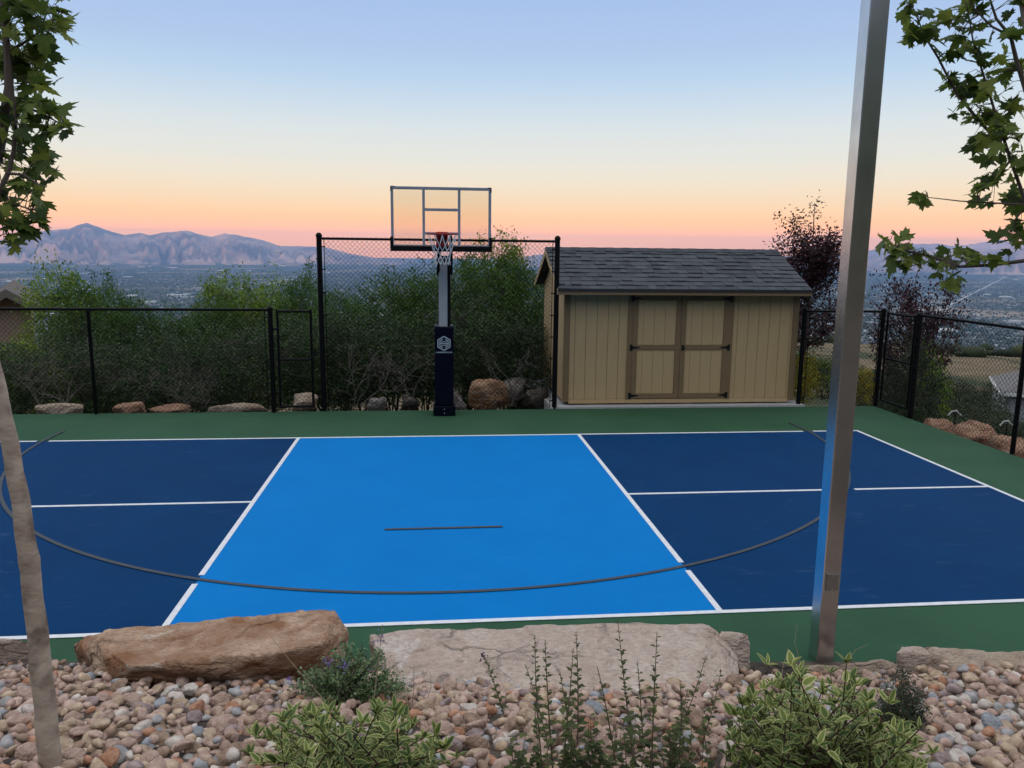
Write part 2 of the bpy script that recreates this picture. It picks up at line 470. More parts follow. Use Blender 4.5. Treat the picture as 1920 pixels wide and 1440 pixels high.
XL, XR = -9.5, 8.16
mb = MB()
poly = [(XL, edge_y(XL)-.03), (XR, edge_y(XR)-.03), (XR, 8.10), (XL, 8.10)]
mb.prism(poly, 'z', -.25, 0.0)
struct(mb.build('court_slab', GR))
def sheet(name, x0, x1, y0, y1, z, m):
    mb = MB(); mb.box(x0, x1, y0, y1, z-.0035, z); return struct(mb.build(name, m))
hw = .025
sheet('kitchen_paint', -2.134, 2.134, 0, 6.096, .004, LB)
sheet('service_court_paint', 2.134, 6.706, 0, 6.096, .004, DB)
sheet('service_court_paint', -6.706, -2.134, 0, 6.096, .004, DB)
AC = (0.05, 6.35); AR_R = 5.83
GAP = .085
def arc_x(y, side):
    v = AR_R**2-(y-AC[1])**2
    return AC[0]+side*math.sqrt(v) if v > 0 else None
def line_y(y, x0, x1, name='court_line'):
    """horizontal white line broken where the arc crosses it"""
    cuts = []
    for s in (-1, 1):
        ax = arc_x(y, s)
        if ax is not None and x0 < ax < x1:
            g = GAP/max(.35, abs(ax-AC[0])/AR_R)
            cuts.append((ax-g, ax+g))
    cuts.sort(); xs = x0
    for a, b in cuts+[(x1, x1)]:
        if a-xs > .05: sheet(name, xs, a, y-hw, y+hw, .008, WL)
        xs = b
def line_x(x, y0, y1, name='court_line'):
    v = AR_R**2-(x-AC[0])**2
    ay = AC[1]-math.sqrt(v) if v > 0 else None
    if ay is not None and y0 < ay < y1:
        g = GAP/max(.35, abs(ay-AC[1])/AR_R)
        sheet(name, x-hw, x+hw, y0, ay-g, .008, WL); sheet(name, x-hw, x+hw, ay+g, y1, .008, WL)
    else: sheet(name, x-hw, x+hw, y0, y1, .008, WL)
line_y(6.096, -6.73, 6.73); line_y(0, -6.73, 6.73)
for x in (-2.134, 2.134): line_x(x, hw, 6.096-hw)
for x in (-6.706, 6.706): line_x(x, hw, 6.096-hw)
line_y(3.048, -6.68, -2.16); line_y(3.048, 2.16, 6.68)
mb = MB()
NA = 96; a0, a1 = R_(-184), R_(4)
vs_ = []; fs = []
for i in range(NA+1):
    a = a0+(a1-a0)*i/NA
    for r in (AR_R-.021, AR_R+.021): vs_.append((AC[0]+r*math.cos(a), AC[1]+r*math.sin(a), .012))
for i in range(NA): fs.append((2*i, 2*i+1, 2*i+3, 2*i+2))
mb.add(vs_, fs); struct(mb.build('arc_line', AR))
sheet('free_throw_line', -.62, .58, 2.03, 2.07, .0125, AR)

# ------------------------------------------------------------------ basketball hoop
STEEL = mat('dull_silver_powder_coat', (.48, .46, .45), (.40, .39, .385), scale=3, rough=.5, metal=0)
FRAME = mat('grey_aluminium_frame', (.33, .37, .43), (.28, .32, .38), scale=5, rough=.45, metal=0)
NAVY = mat('navy_vinyl_pad', (.0015, .002, .009), (.002, .003, .012), scale=8, rough=.5, bump=.1, bscale=60, spec=.12)
BLK = mat('black_powder_coat', (.003, .0035, .005), (.005, .0055, .007), scale=20, rough=.6, spec=.15)
REDP = mat('red_rim_paint', (.42, .020, .014), (.36, .018, .014), scale=8, rough=.4)
NETM = mat('white_net_cord', (.72, .74, .76), (.62, .64, .66), scale=50, rough=.8)
PRINT = mat('white_print', (.62, .70, .74), rough=.5)
def glass_mat():
    m = bpy.data.materials.new('clear_backboard_glass'); m.use_nodes = True
    n, l = m.node_tree.nodes, m.node_tree.links
    n.remove(n['Principled BSDF'])
    t = n.new('ShaderNodeBsdfTransparent'); t.inputs[0].default_value = (.95, .935, .90, 1)
    g = n.new('ShaderNodeBsdfGlossy'); g.inputs['Roughness'].default_value = .05
    f = n.new('ShaderNodeFresnel'); f.inputs[0].default_value = 1.35
    x = n.new('ShaderNodeMixShader'); l.new(f.outputs[0], x.inputs[0]); l.new(t.outputs[0], x.inputs[1]); l.new(g.outputs[0], x.inputs[2])
    l.new(x.outputs[0], n['Material Output'].inputs['Surface'])
    return m
GLASS = glass_mat()
hoop = empty('basketball_hoop', (.08, 7.72, 0), 'basketball hoop with clear backboard and navy padded post on the court edge', 'basketball hoop')
BY = 6.74
mb = MB(); mb.box(-.115, .265, 7.58, 7.93, .0, .17, bev=.01); base = mb.build('base_cover', NAVY, hoop)
for z in (.05, .12):
    mb = MB(); mb.dome((0, 0, 0), .008, .005); o = mb.build('bolt', mat('bright_bolt', (.7, .7, .7), rough=.3, metal=.8), base, True); o.location = (.075, 7.578, z); o.rotation_euler = (R_(90), 0, 0)
mb = MB(); mb.box(-.085, .235, 7.60, 7.90, .17, 1.54, bev=.018); pad = mb.build('post_pad', NAVY, hoop)
for x in (-.058, .205):
    mb = MB(); mb.box(x-.028, x+.028, 7.62, 7.74, 1.535, 1.565, bev=.008); mb.build('pad_edge', mat('pad_top_edge', (.10, .12, .14), rough=.6), pad)
mb = MB(); mb.box(.035, .185, 7.70, 7.85, 0.02, 2.72, bev=.006); mb.build('post', BLK, hoop)
mb = MB(); mb.box(-.012, .132, 7.625, 7.695, 1.50, 2.60, bev=.006); mb.build('front_column', STEEL, hoop)
# lift arms from the post to the board
for x in (-.02, .20):
    mb = MB(); mb.tube([(x, 7.70, 2.62), (x*.8+.01, 6.84, 3.02)], .028, 6); mb.build('support_arm', BLK, hoop)
    mb = MB(); mb.tube([(x, 7.72, 2.42), (x*.8+.01, 6.84, 2.90)], .028, 6); mb.build('support_arm', BLK, hoop)
# backboard
L_, Rr, Bz, Tz = -.745, .795, 2.835, 3.765
bb = MB(); bb.box(L_+.02, Rr-.02, BY, BY+.012, Bz+.03, Tz-.02); board = bb.build('backboard', GLASS, hoop)
def bar(x0, x1, z0, z1, name='frame_bar', m=FRAME, y0=BY-.012, y1=BY+.045):
    mb = MB(); mb.box(x0, x1, y0, y1, z0, z1, bev=.004); return mb.build(name, m, board)
bar(L_, Rr, Tz-.042, Tz); bar(L_, L_+.04, Bz+.0, Tz-.0425); bar(Rr-.04, Rr, Bz+.0, Tz-.0425); bar(L_+.0405, Rr-.0405, Bz+.036, Bz+.056)
for x in (-.245, .30):
    bar(x-.02, x+.02, Bz+.0565, Tz-.043)
bar(-.2245, .2795, 3.405, 3.445); bar(-.2245, .2795, 3.045, 3.085)
bar(L_-.012, Rr+.012, Bz-.045, Bz+.035, 'edge_pad', BLK, BY-.035, BY+.05)
bar(L_-.014, L_+.030, Bz+.0355, Bz+.175, 'edge_pad', BLK, BY-.035, BY+.05); bar(Rr-.030, Rr+.014, Bz+.0355, Bz+.175, 'edge_pad', BLK, BY-.035, BY+.05)
for x0, x1 in ((L_-.004, L_+.06), (Rr-.06, Rr+.004)):
    bar(x0, x1, Tz-.008, Tz+.004, 'corner_cap', BLK, BY-.016, BY+.05)
for x0, x1 in ((L_-.004, L_+.014), (Rr-.014, Rr+.004)):
    bar(x0, x1, Tz-.075, Tz-.0085, 'corner_cap', BLK, BY-.016, BY+.05)
# rim
RC = (.035, BY-.15-.228, 3.05)
mb = MB()
mb.tube([(RC[0]+.2285*math.cos(t), RC[1]+.2285*math.sin(t), RC[2]) for t in np.linspace(0, 2*math.pi, 40, endpoint=False)], .010, 8, closed=True)
rim = mb.build('rim', REDP, hoop, True)
mb = MB(); mb.box(-.055, .125, BY-.030, BY-.013, 2.865, 3.09, bev=.004); mb.box(-.055, .125, BY-.16, BY-.0305, 3.035, 3.055); mb.prism([(BY-.16, 3.034), (BY-.031, 3.034), (BY-.031, 2.89)], 'x', -.03, -.022); mb.prism([(BY-.16, 3.034), (BY-.031, 3.034), (BY-.031, 2.89)], 'x', .092, .10)
mb.build('bracket', REDP, rim)
for sgn in (-1, 1):
    mb = MB(); mb.tube([(RC[0]+sgn*.05, BY-.05, 3.04), (RC[0]+sgn*.17, RC[1]+.165, 3.048)], .008, 6); mb.build('brace', REDP, rim)
# net
mb = MB()
NL = 12
rad_z = [(.225, 3.045), (.20, 2.96), (.165, 2.88), (.135, 2.80), (.118, 2.73), (.112, 2.66), (.125, 2.595)]
def nring(k, ang):
    r, z = rad_z[k]; return (RC[0]+r*math.cos(ang), RC[1]+r*math.sin(ang), z+random.uniform(-.006, .006))
for i in range(NL):
    a = 2*math.pi*i/NL; da = math.pi/NL
    for sgn in (-1, 1):
        pts = [nring(0, a)]
        # two straight drops then criss-cross
        pts += [nring(1, a+sgn*da*.35), nring(2, a+sgn*da)]
        s = sgn
        cur = a+sgn*da
        for k in range(3, 7):
            cur += s*da if k % 2 else s*da
            pts.append(nring(k, cur))
        mb.tube(pts, .0045, 5)
mb.build('net', NETM, hoop, kind='stuff')
# emblem on the pad
def flat_poly(o, pts2, w, y, ox, oz, closed=True):
    """thin raised stroke along a 2D polyline"""
    n = len(pts2); segs = n if closed else n-1
    for i in range(segs):
        a = Vector(pts2[i]); b = Vector(pts2[(i+1) % n]); d = (b-a).normalized(); s = Vector((-d.y, d.x))*w/2; e = d*w*.35
        q = [a-e-s, b+e-s, b+e+s, a-e+s]
        o.prism([(ox+p.x, oz+p.y) for p in q], 'y', y, y-.0015-0.0002*i)
lg = MB(); ox, oz, yy = .072, 1.255, 7.599
hx = lambda r: [(r*math.sin(R_(60*k)), r*math.cos(R_(60*k))) for k in range(6)]
flat_poly(lg, hx(.118), .014, yy, ox, oz)
r2 = .080
c30 = r2*math.sin(R_(60)); c5 = r2*.5
for s in (-1, 1):
    flat_poly(lg, [(s*.022, c5+.030), (s*c30, c5), (s*c30, -c5), (s*.022, -c5-.030)], .012, yy, ox, oz, False)
flat_poly(lg, [(.042, .028), (-.034, .028), (-.042, .014), (-.042, 0), (.042, 0), (.042, -.014), (.034, -.030), (-.042, -.030)], .010, yy, ox, oz, False)
flat_poly(lg, [(-c30, 0), (-.042, 0)], .010, yy, ox, oz, False); flat_poly(lg, [(.042, 0), (c30, 0)], .010, yy, ox, oz, False)
lg.build('emblem', PRINT, pad)
cu = bpy.data.curves.new('web_address', 'FONT'); cu.body = 'HOMESPORTS.COM'; cu.align_x = 'CENTER'; cu.size = .036; cu.extrude = .0008; cu.offset = .0006
to = bpy.data.objects.new('tmp', cu); C.objects.link(to)
dg = bpy.context.evaluated_depsgraph_get()
tm = bpy.data.meshes.new_from_object(to.evaluated_get(dg)); tm.name = 'web_address'
bpy.data.objects.remove(to)
tm.materials.clear(); tm.materials.append(PRINT)
wv = np.zeros(len(tm.vertices)*3, dtype=np.float32); tm.vertices.foreach_get('co', wv); wv = wv.reshape(-1, 3); wid = wv[:, 0].max()-wv[:, 0].min()
o = link('web_address', tm, pad, (.072, 7.598, 1.092)); o.rotation_euler = (R_(90), 0, 0); o.scale = (.275/wid, .85, 1)

# ------------------------------------------------------------------ chain-link fences
VINYL = mat('black_vinyl_coating', (.0025, .0027, .0035), (.004, .004, .005), scale=30, rough=.55, spec=.15)
def chain_mesh(A, B, z0, z1, parent, w=.040, rad=.0027):
    A, B = np.array(A, float), np.array(B, float)
    L = np.linalg.norm(B-A); d = (B-A)/L; nrm = np.array([d[1], -d[0]])
    n = int(L/w); lev = int((z1-z0)/w)
    ws = L/n
    V, F = [], []
    tri = [(math.cos(t), math.sin(t)) for t in (0.5, 2.6, 4.7)]
    for i in range(n):
        P = []
        for j in range(lev+1):
            s = i*ws+(ws if (i+j) % 2 == 0 else 0.0)
            off = .0022 if j % 2 else -.0022
            q = A+d*s+nrm*off
            P.append((q[0], q[1], z0+j*w))
        b = len(V)
        for (x, y, z) in P:
            for (c, s_) in tri: V.append((x+d[0]*c*rad*1.3+nrm[0]*s_*rad, y+d[1]*c*rad*1.3+nrm[1]*s_*rad, z))
        for j in range(lev):
            for k in range(3):
                k2 = (k+1) % 3
                F.append((b+j*3+k, b+j*3+k2, b+(j+1)*3+k2, b+(j+1)*3+k))
    o3 = np.array([(A[0]+B[0])/2, (A[1]+B[1])/2, z0])
    me = mesh_np('chain_link_mesh', np.array(V), np.array(F), VINYL, origin=o3)
    o = link('chain_link_mesh', me, parent, o3); o['kind'] = 'stuff'
    return o
def post(x, y, h, r, parent, name='post', cap=True):
    mb = MB(); mb.tube([(x, y, -.02), (x, y, h)], r, 12)
    o = mb.build(name, VINYL, parent, True)
    if cap:
        mc = MB(); mc.tube([(x, y, h-.03), (x, y, h+.004)], r*1.18, 12); mc.dome((x, y, h+.0045), r*1.1, r*.9, 12); mc.build('post_cap', VINYL, o, True)
    return o
def rail(A, B, r, parent, name='top_rail'):
    mb = MB(); mb.tube([A, B], r, 10); return mb.build(name, VINYL, parent, True)
def tension(x, y, x2, y2, z0, z1, parent, nb):
    """tension bar beside a terminal post with its clamp bands"""
    mb = MB(); mb.tube([(x2, y2, z0), (x2, y2, z1)], .007, 6); bar_ = mb.build('tension_bar', VINYL, parent)
    for k in range(nb):
        z = z0+.12+(z1-z0-.24)*k/(nb-1)
        mb = MB(); mb.tube([(x, y, z), (x2+(x2-x)*.25, y2+(y2-y)*.25, z)], .012, 6); mb.build('clamp_band', VINYL, bar_)
# left low run
FY = 8.05
f1 = empty('chain_link_fence', (-5.8, FY, 0), 'low black chain-link fence in front of the scrub oaks, left of the narrow gate', 'fence')
for x in (-8.78, -5.82): post(x, FY, 1.755, .030, f1, cap=False)
post(-2.87, FY, 1.80, .042, f1)
rail((-8.8, FY, 1.78), (-2.91, FY, 1.78), .024, f1)
chain_mesh((-8.8, FY-.035), (-2.95, FY-.035), .015, 1.80, f1)
tension(-2.87, FY-.03, -2.955, FY-.035, .03, 1.77, f1, 5)
# gate
def gate(name, A, B, label, h=1.775, mid=.92, z0=.075):
    A, B = np.array(A, float), np.array(B, float)
    g = empty(name, ((A[0]+B[0])/2, (A[1]+B[1])/2, 0), label, 'gate')
    mb = MB(); r = .022
    for P, Q in (((*A, z0), (*A, h)), ((*B, z0), (*B, h)), ((*A, h-.022), (*B, h-.022)), ((*A, z0+.022), (*B, z0+.022))):
        mb.tube([P, Q], r, 8)
    fr = mb.build('gate_frame', VINYL, g, True)
    rail((*A, mid), (*B, mid), .018, g, 'mid_rail')
    d = (B-A)/np.linalg.norm(B-A)
    chain_mesh(A+d*.03, B-d*.03, z0+.02, h-.02, g)
    for z in (.35, 1.45):
        mb = MB(); mb.tube([(*(A-d*.10), z), (*(A+d*.02), z)], .022, 8); mb.build('hinge', VINYL, g, True)
    mb = MB(); mb.tube([(*(B+d*.01), 1.0), (*(B+d*.10), 1.0)], .014, 6); mb.tube([(*(B+d*.05), .96), (*(B+d*.05), 1.10)], .012, 6); mb.build('latch', VINYL, g, True)
    for P in (A, B):
        mb = MB(); mb.dome((P[0], P[1], h), .026, .02); mb.build('frame_cap', VINYL, fr, True)
    return g
gate('fence_gate', (-2.755, FY+.01), (-2.20, FY+.04), 'narrow black chain-link gate beside the tall fence section')
# tall run behind the hoop
f2 = empty('tall_chain_link_fence', (0, 8.15, 0), 'tall black chain-link backstop fence behind the basketball hoop', 'fence')
post(-2.03, 8.15, 3.04, .046, f2); post(2.07, 8.15, 3.04, .046, f2)
rail((-1.985, 8.15, 2.985), (2.025, 8.15, 2.985), .022, f2)
chain_mesh((-1.95, 8.115), (1.99, 8.115), .015, 3.045, f2)
tension(-2.03, 8.12, -1.945, 8.115, .03, 2.97, f2, 8); tension(2.07, 8.12, 1.985, 8.115, .03, 2.97, f2, 8)
# right back run
f3 = empty('chain_link_fence', (7.5, 8.22, 0), 'short black chain-link fence panel between the shed and the corner post', 'fence')
post(6.735, 8.23, 1.80, .042, f3); post(8.26, 8.20, 1.80, .042, f3)
rail((6.78, 8.23, 1.775), (8.22, 8.20, 1.775), .022, f3)
chain_mesh((6.81, 8.195), (8.19, 8.165), .015, 1.80, f3)
tension(6.735, 8.20, 6.82, 8.195, .03, 1.77, f3, 5); tension(8.26, 8.17, 8.175, 8.165, .03, 1.77, f3, 5)
gate('fence_gate', (8.265, 8.06), (8.275, 7.24), 'black chain-link gate in the right hand corner of the court', z0=.10)
f4 = empty('chain_link_fence', (8.25, 4.6, 0), 'black chain-link side fence running towards the camera above the salmon boulders', 'fence')
post(8.27, 7.12, 1.80, .050, f4)
for y in (4.62, 2.1): post(8.25, y, 1.80, .034, f4, cap=False)
rail((8.265, 7.08, 1.795), (8.245, 2.0, 1.795), .024, f4)
chain_mesh((8.225, 7.03), (8.205, 2.0), .015, 1.86, f4)
tension(8.24, 7.12, 8.225, 7.035, .03, 1.80, f4, 5)

# ------------------------------------------------------------------ shed
SIDING = mat('tan_shed_paint', (.50, .355, .185), (.53, .375, .20), scale=3, rough=.75, bump=.15, bscale=30, stretch=(6, 6, .6), dist=.004)
TRIM = mat('brown_shed_trim', (.215, .142, .074), (.235, .155, .082), scale=4, rough=.7)
GROOVE = mat('siding_backing', (.055, .042, .028), rough=.9)
DARKI = mat('dark_iron', (.005, .005, .006), rough=.5)
shed = empty('garden_shed', (4.47, 9.6, 0), 'tan wooden garden shed with double doors and grey shingle roof', 'shed')
SX0, SX1, SY0, SY1, SZ0, SZ1 = 2.25, 6.66, 8.32, 10.95, .085, 2.14
mb = MB(); mb.prism([(2.0, 8.11), (6.82, 8.12), (6.82, 11.3), (2.0, 11.3)], 'z', -.2, .028)
struct(mb.build('shed_pad', mat('pale_concrete', (.46, .46, .46), (.38, .38, .38), scale=5, rough=.9, bump=.2)))
for k in range(5):
    x = SX0+.35+k*.93
    mb = MB(); mb.box(x, x+.22, SY0+.02, SY1-.02, .0285, SZ0-.001); mb.build('skid', mat('skid_timber', (.30, .25, .19), rough=.9), shed)
mb = MB()
mb.box(SX0+.02, SX1-.02, SY0+.02, SY1-.02, SZ0, SZ1)
wall = mb.build('wall', GROOVE, shed)
bmesh_board = None
BW = .2032
def board(x0, x1, z0, z1, parent, y1=SY0+.02, th=.016):
    mb = MB(); mb.box(x0+.0035, x1-.0035, y1-th, y1-.0002, z0, z1, bev=.003); return mb.build('siding_board', SIDING, parent)
DX0, DX1, DZ0, DZ1 = 3.43, 5.405, .145, 2.045
xs = SX0+.16
edges = [SX0+.02]
x = SX0+.20
while x < SX1-.03: edges.append(x); x += BW
edges.append(SX1-.02)
for a, b in zip(edges[:-1], edges[1:]):
    if b <= DX0+.03 or a >= DX1-.03: board(a, b, SZ0+.05, SZ1-.02, wall)
    else:
        if a < DX0: board(a, DX0, SZ0+.05, SZ1-.02, wall)
        if b > DX1: board(DX1, b, SZ0+.05, SZ1-.02, wall)
        board(max(a, DX0), min(b, DX1), SZ0+.05, DZ0-.003, wall)
# left and right side boards, rising into the gables
RY, RZ = 9.64, 2.86
def gable_z(y):
    return min(SZ1+.02+ (y-SY0)*(RZ-.1-SZ1)/(RY-SY0), SZ1+.02+(SY1-y)*(RZ-.1-SZ1)/(SY1-RY))
for xs0, xs1 in ((SX0+.004, SX0+.0198), (SX1-.0198, SX1-.004)):
    y = SY0+.025
    while y < SY1-.06:
        y2 = min(y+BW, SY1-.02)
        ym = (y+y2)/2
        mb = MB(); poly = [(y+.0035, SZ0+.02), (y2-.0035, SZ0+.02), (y2-.0035, gable_z(y2-.01)), (y+.0035, gable_z(y+.01))]
        if y < RY < y2: poly.insert(3, (RY, gable_z(RY)))
        mb.prism(poly, 'x', xs0, xs1); mb.build('siding_board', SIDING, wall)
        y = y2
mb = MB()
for xg in (SX0+.025, SX1-.03):
    mb.prism([(SY0+.03, SZ1+.0005), (SY1-.03, SZ1+.0005), (RY, RZ-.13)], 'x', xg, xg+.005)
mb.build('gable_backing', GROOVE, wall)
# corner boards, base board, frieze
for x0, x1 in ((SX0-.004, SX0+.105), (SX1-.105, SX1+.004)):
    mb = MB(); mb.box(x0, x1, SY0-.018, SY0+.0035, SZ0+.005, SZ1-.03, bev=.003); mb.build('corner_trim', TRIM, shed)
mb = MB(); mb.box(SX0-.010, SX0+.0035, SY0+.006, SY0+.14, SZ0+.005, SZ1-.02, bev=.003); mb.build('corner_trim', SIDING, shed)
mb = MB(); mb.box(SX0+.106, SX1-.106, SY0-.012, SY0+.0035, SZ0-.03, SZ0+.048, bev=.003); mb.build('base_trim', SIDING, shed)
# doors
for x0, x1 in ((DX0-.005, DX0+.085), (DX1-.085, DX1+.005)):
    mb = MB(); mb.box(x0, x1, SY0-.020, SY0+.0036, DZ0-.02, DZ1+.03, bev=.003); mb.build('door_jamb', TRIM, shed)
DC = (DX0+DX1)/2
for side in (0, 1):
    x0, x1 = ((DX0+.087, DC-.0035), (DC+.0035, DX1-.087))[side]
    de = MB(); de.box(x0, x1, SY0+.0005, SY0+.0195, DZ0, DZ1); door = de.build('door', GROOVE, shed)
    st = .092
    hs = (x0, x0+st, x1-st, x1)
    for a, b in ((x0, x0+st), (x1-st, x1)):
        mb = MB(); mb.box(a, b, SY0-.026, SY0, DZ0, DZ1, bev=.003); mb.build('stile', TRIM, door)
    for z in (DZ0, (DZ0+DZ1)/2-.045, DZ1-.09):
        mb = MB(); mb.box(x0+st+.001, x1-st-.001, SY0-.026, SY0, z, z+.09, bev=.003); mb.build('door_rail', TRIM, door)
    b0 = x0+st+.001
    first = .10 if side == 0 else .10
    cuts = [b0, b0+first, b0+first+BW, b0+first+2*BW, x1-st-.001]
    cuts = [c for c in cuts if c <= x1-st-.001+1e-6]
    for a, b in zip(cuts[:-1], cuts[1:]):
        for za, zb in ((DZ0+.092, (DZ0+DZ1)/2-.047), ((DZ0+DZ1)/2+.047, DZ1-.092)):
            mb = MB(); mb.box(a+.0025, b-.0025, SY0-.012, SY0, za, zb, bev=.002); mb.build('panel_board', SIDING, door)
    for z in (DZ0+.055, (DZ0+DZ1)/2, DZ1-.055):
        mb = MB()
        xj = DX0+.04 if side == 0 else DX1-.04
        s = 1 if side == 0 else -1
        mb.box(min(xj, xj+s*.035), max(xj, xj+s*.035), SY0-.031, SY0-.021, z-.055, z+.055)
        mb.prism([(xj+s*.0355, z-.03), (xj+s*.19, z-.006), (xj+s*.19, z+.006), (xj+s*.0355, z+.03)][::s], 'y', SY0-.033, SY0-.0265)
        mb.tube([(xj+s*.042, SY0-.034, z-.05), (xj+s*.042, SY0-.034, z+.05)], .009, 8)
        mb.build('strap_hinge', DARKI, door)
mb = MB(); hx_ = DC+.05; hz_ = (DZ0+DZ1)/2
mb.box(hx_-.025, hx_+.025, SY0-.036, SY0-.0265, hz_-.05, hz_+.045); mb.tube([(hx_, SY0-.036, hz_), (hx_, SY0-.075, hz_)], .012, 8); mb.tube([(hx_-.03, SY0-.075, hz_), (hx_+.035, SY0-.075, hz_)], .011, 8)
mb.build('door_handle', DARKI, shed, True)
# roof
RX0, RX1 = 2.09, 6.75
EY0, EZ0 = 8.07, 2.16
EY1, EZ1 = 11.2, 2.16
sl = math.hypot(RY-EY0, RZ-EZ0); ux = (RY-EY0)/sl; uz = (RZ-EZ0)/sl     # front slope direction
mb = MB()
mb.prism([(EY0, EZ0), (RY, RZ), (EY1, EZ1), (EY1, EZ1-.05), (RY, RZ-.055), (EY0, EZ0-.05)], 'x', RX0, RX1)
roof = mb.build('roof', mat('roof_deck', (.05, .045, .04), rough=.9), shed)
mb = MB(); mb.box(RX0-.002, RX1+.002, EY0-.022, EY0-.0005, EZ0-.10, EZ0-.004, bev=.003); mb.build('fascia', TRIM, roof)
mb = MB(); mb.box(RX0-.012, RX1+.012, EY0-.034, EY0-.0225, EZ0-.040, EZ0+.012); mb.build('drip_edge', mat('dark_drip_edge', (.035, .034, .036), rough=.5), roof)
mb = MB(); mb.box(SX0, SX1, EY0+.0, SY0-.021, EZ0-.075, EZ0-.055); mb.build('soffit', TRIM, roof)
for xg, sgn in ((RX0, -1), (RX1, 1)):
    a, b = (xg-.018, xg-.0005) if sgn < 0 else (xg+.0005, xg+.018)
    mb = MB(); mb.prism([(EY0, EZ0-.005), (RY, RZ-.005), (EY1, EZ1-.005), (EY1, EZ1-.10), (RY, RZ-.11), (EY0, EZ0-.10)], 'x', a, b); mb.build('rake_board', SIDING, roof)
# shingles: two sided, tabs of uneven width, three tones
SH = [mat('shingle_slate_%s' % t, c, tuple(v*1.25 for v in c), scale=160, rough=.95, bump=.5, bscale=300, dist=.003) for t, c in (('dark', (.044, .050, .059)), ('mid', (.056, .063, .073)), ('pale', (.068, .075, .086)))]
rs = random.Random(5)
NC = 10
ex = (sl-.02)/NC
for c in range(NC):
    x = RX0-.015+rs.uniform(0, .01)
    while x < RX1+.01:
        wv_ = rs.choice((.11, .15, .19, .23, .27))
        x2 = min(x+wv_, RX1+.02)
        if RX1+.02-x2 < .07: x2 = RX1+.02
        th = rs.choice((.004, .010, .020))
        s0 = c*ex-.03; s1 = s0+ex+.05
        lift = .004+.010
        def P(x_, s_, h): return (x_, EY0+ux*s_-uz*h, EZ0+uz*s_+ux*h)
        mb = MB()
        g = .0015
        vs_ = [P(x+g, s0, .001), P(x2-g, s0, .001), P(x2-g, s1, .001), P(x+g, s1, .001), P(x+g, s0, .010+th), P(x2-g, s0, .010+th), P(x2-g, s1, .004), P(x+g, s1, .004)]
        mb.add(vs_, [(3, 2, 1, 0), (4, 5, 6, 7), (0, 1, 5, 4), (1, 2, 6, 5), (2, 3, 7, 6), (3, 0, 4, 7)])
        mb.build('shingle', SH[rs.choice((0, 1, 1, 2))], roof)
        x = x2
# rear slope as one covered sheet (never seen from the front)
mb = MB(); mb.prism([(RY+.01, RZ+.004), (EY1+.02, EZ1-.005), (EY1+.02, EZ1+.012), (RY+.01, RZ+.02)], 'x', RX0-.012, RX1+.012); mb.build('rear_shingle_sheet', SH[1], roof)
for k in range(28):
    x0 = RX0-.016+k*(RX1-RX0+.03)/28; x1 = x0+(RX1-RX0+.03)/28-.002
    z = RZ+.022+(.004 if k % 2 else 0)
    mb = MB(); mb.prism([(RY-.13, z-.065), (RY, z), (RY+.13, z-.065), (RY+.13, z-.05), (RY, z+.016), (RY-.13, z-.05)], 'x', x0, x1); mb.build('ridge_cap', SH[k % 3 if k % 3 < 2 else 1], roof)

# ------------------------------------------------------------------ rocks
def hull_rock(name, pts, material, voxel, amp, freq, parent=None, seed=0, strata=0.0, smooth_it=2):
    bm = bmesh.new()
    for p in pts: bm.verts.new(tuple(p))
    r = bmesh.ops.convex_hull(bm, input=bm.verts)
    bmesh.ops.delete(bm, geom=list({g for g in r['geom_interior']+r['geom_unused'] if isinstance(g, bmesh.types.BMVert)}), context='VERTS')
    me = bpy.data.meshes.new('tmp'); bm.to_mesh(me); bm.free()
    o = bpy.data.objects.new('tmp', me); C.objects.link(o)
    md = o.modifiers.new('r', 'REMESH'); md.mode = 'VOXEL'; md.voxel_size = voxel
    sm = o.modifiers.new('s', 'SMOOTH'); sm.factor = .5 if smooth_it else .25; sm.iterations = max(1, smooth_it)
    dg = bpy.context.evaluated_depsgraph_get()
    m2 = bpy.data.meshes.new_from_object(o.evaluated_get(dg)); bpy.data.objects.remove(o); bpy.data.meshes.remove(me)
    n = len(m2.vertices); co = np.zeros(n*3, dtype=np.float32); m2.vertices.foreach_get('co', co); co = co.reshape(-1, 3).astype(float)
    no = np.array([v.normal[:] for v in m2.vertices])
    for i in range(n):
        p = co[i]
        q = Vector((p[0]*freq+seed*3.7, p[1]*freq, p[2]*freq*(1+strata)))
        d = mnoise.fractal(q, 0.9, 2.1, 5)*.5
        d += (mnoise.ridged_multi_fractal(q*1.3, .9, 2.2, 4, 1.0, 2.0)-1.0)*.35
        w = mnoise.cell(Vector((p[0]*freq*1.6+d, p[1]*freq*1.6+seed, p[2]*freq*1.6*(1+strata))))*.25
        co[i] = p+no[i]*amp*(d+w)
    o3 = np.array([co[:, 0].mean(), co[:, 1].mean(), co[:, 2].min()])
    m2.vertices.foreach_set('co', (co-o3).astype(np.float32).ravel()); m2.update()
    m2.materials.clear(); m2.materials.append(material); m2.name = name
    m2.polygons.foreach_set('use_smooth', np.ones(len(m2.polygons), dtype=bool))
    return link(name, m2, parent, o3)
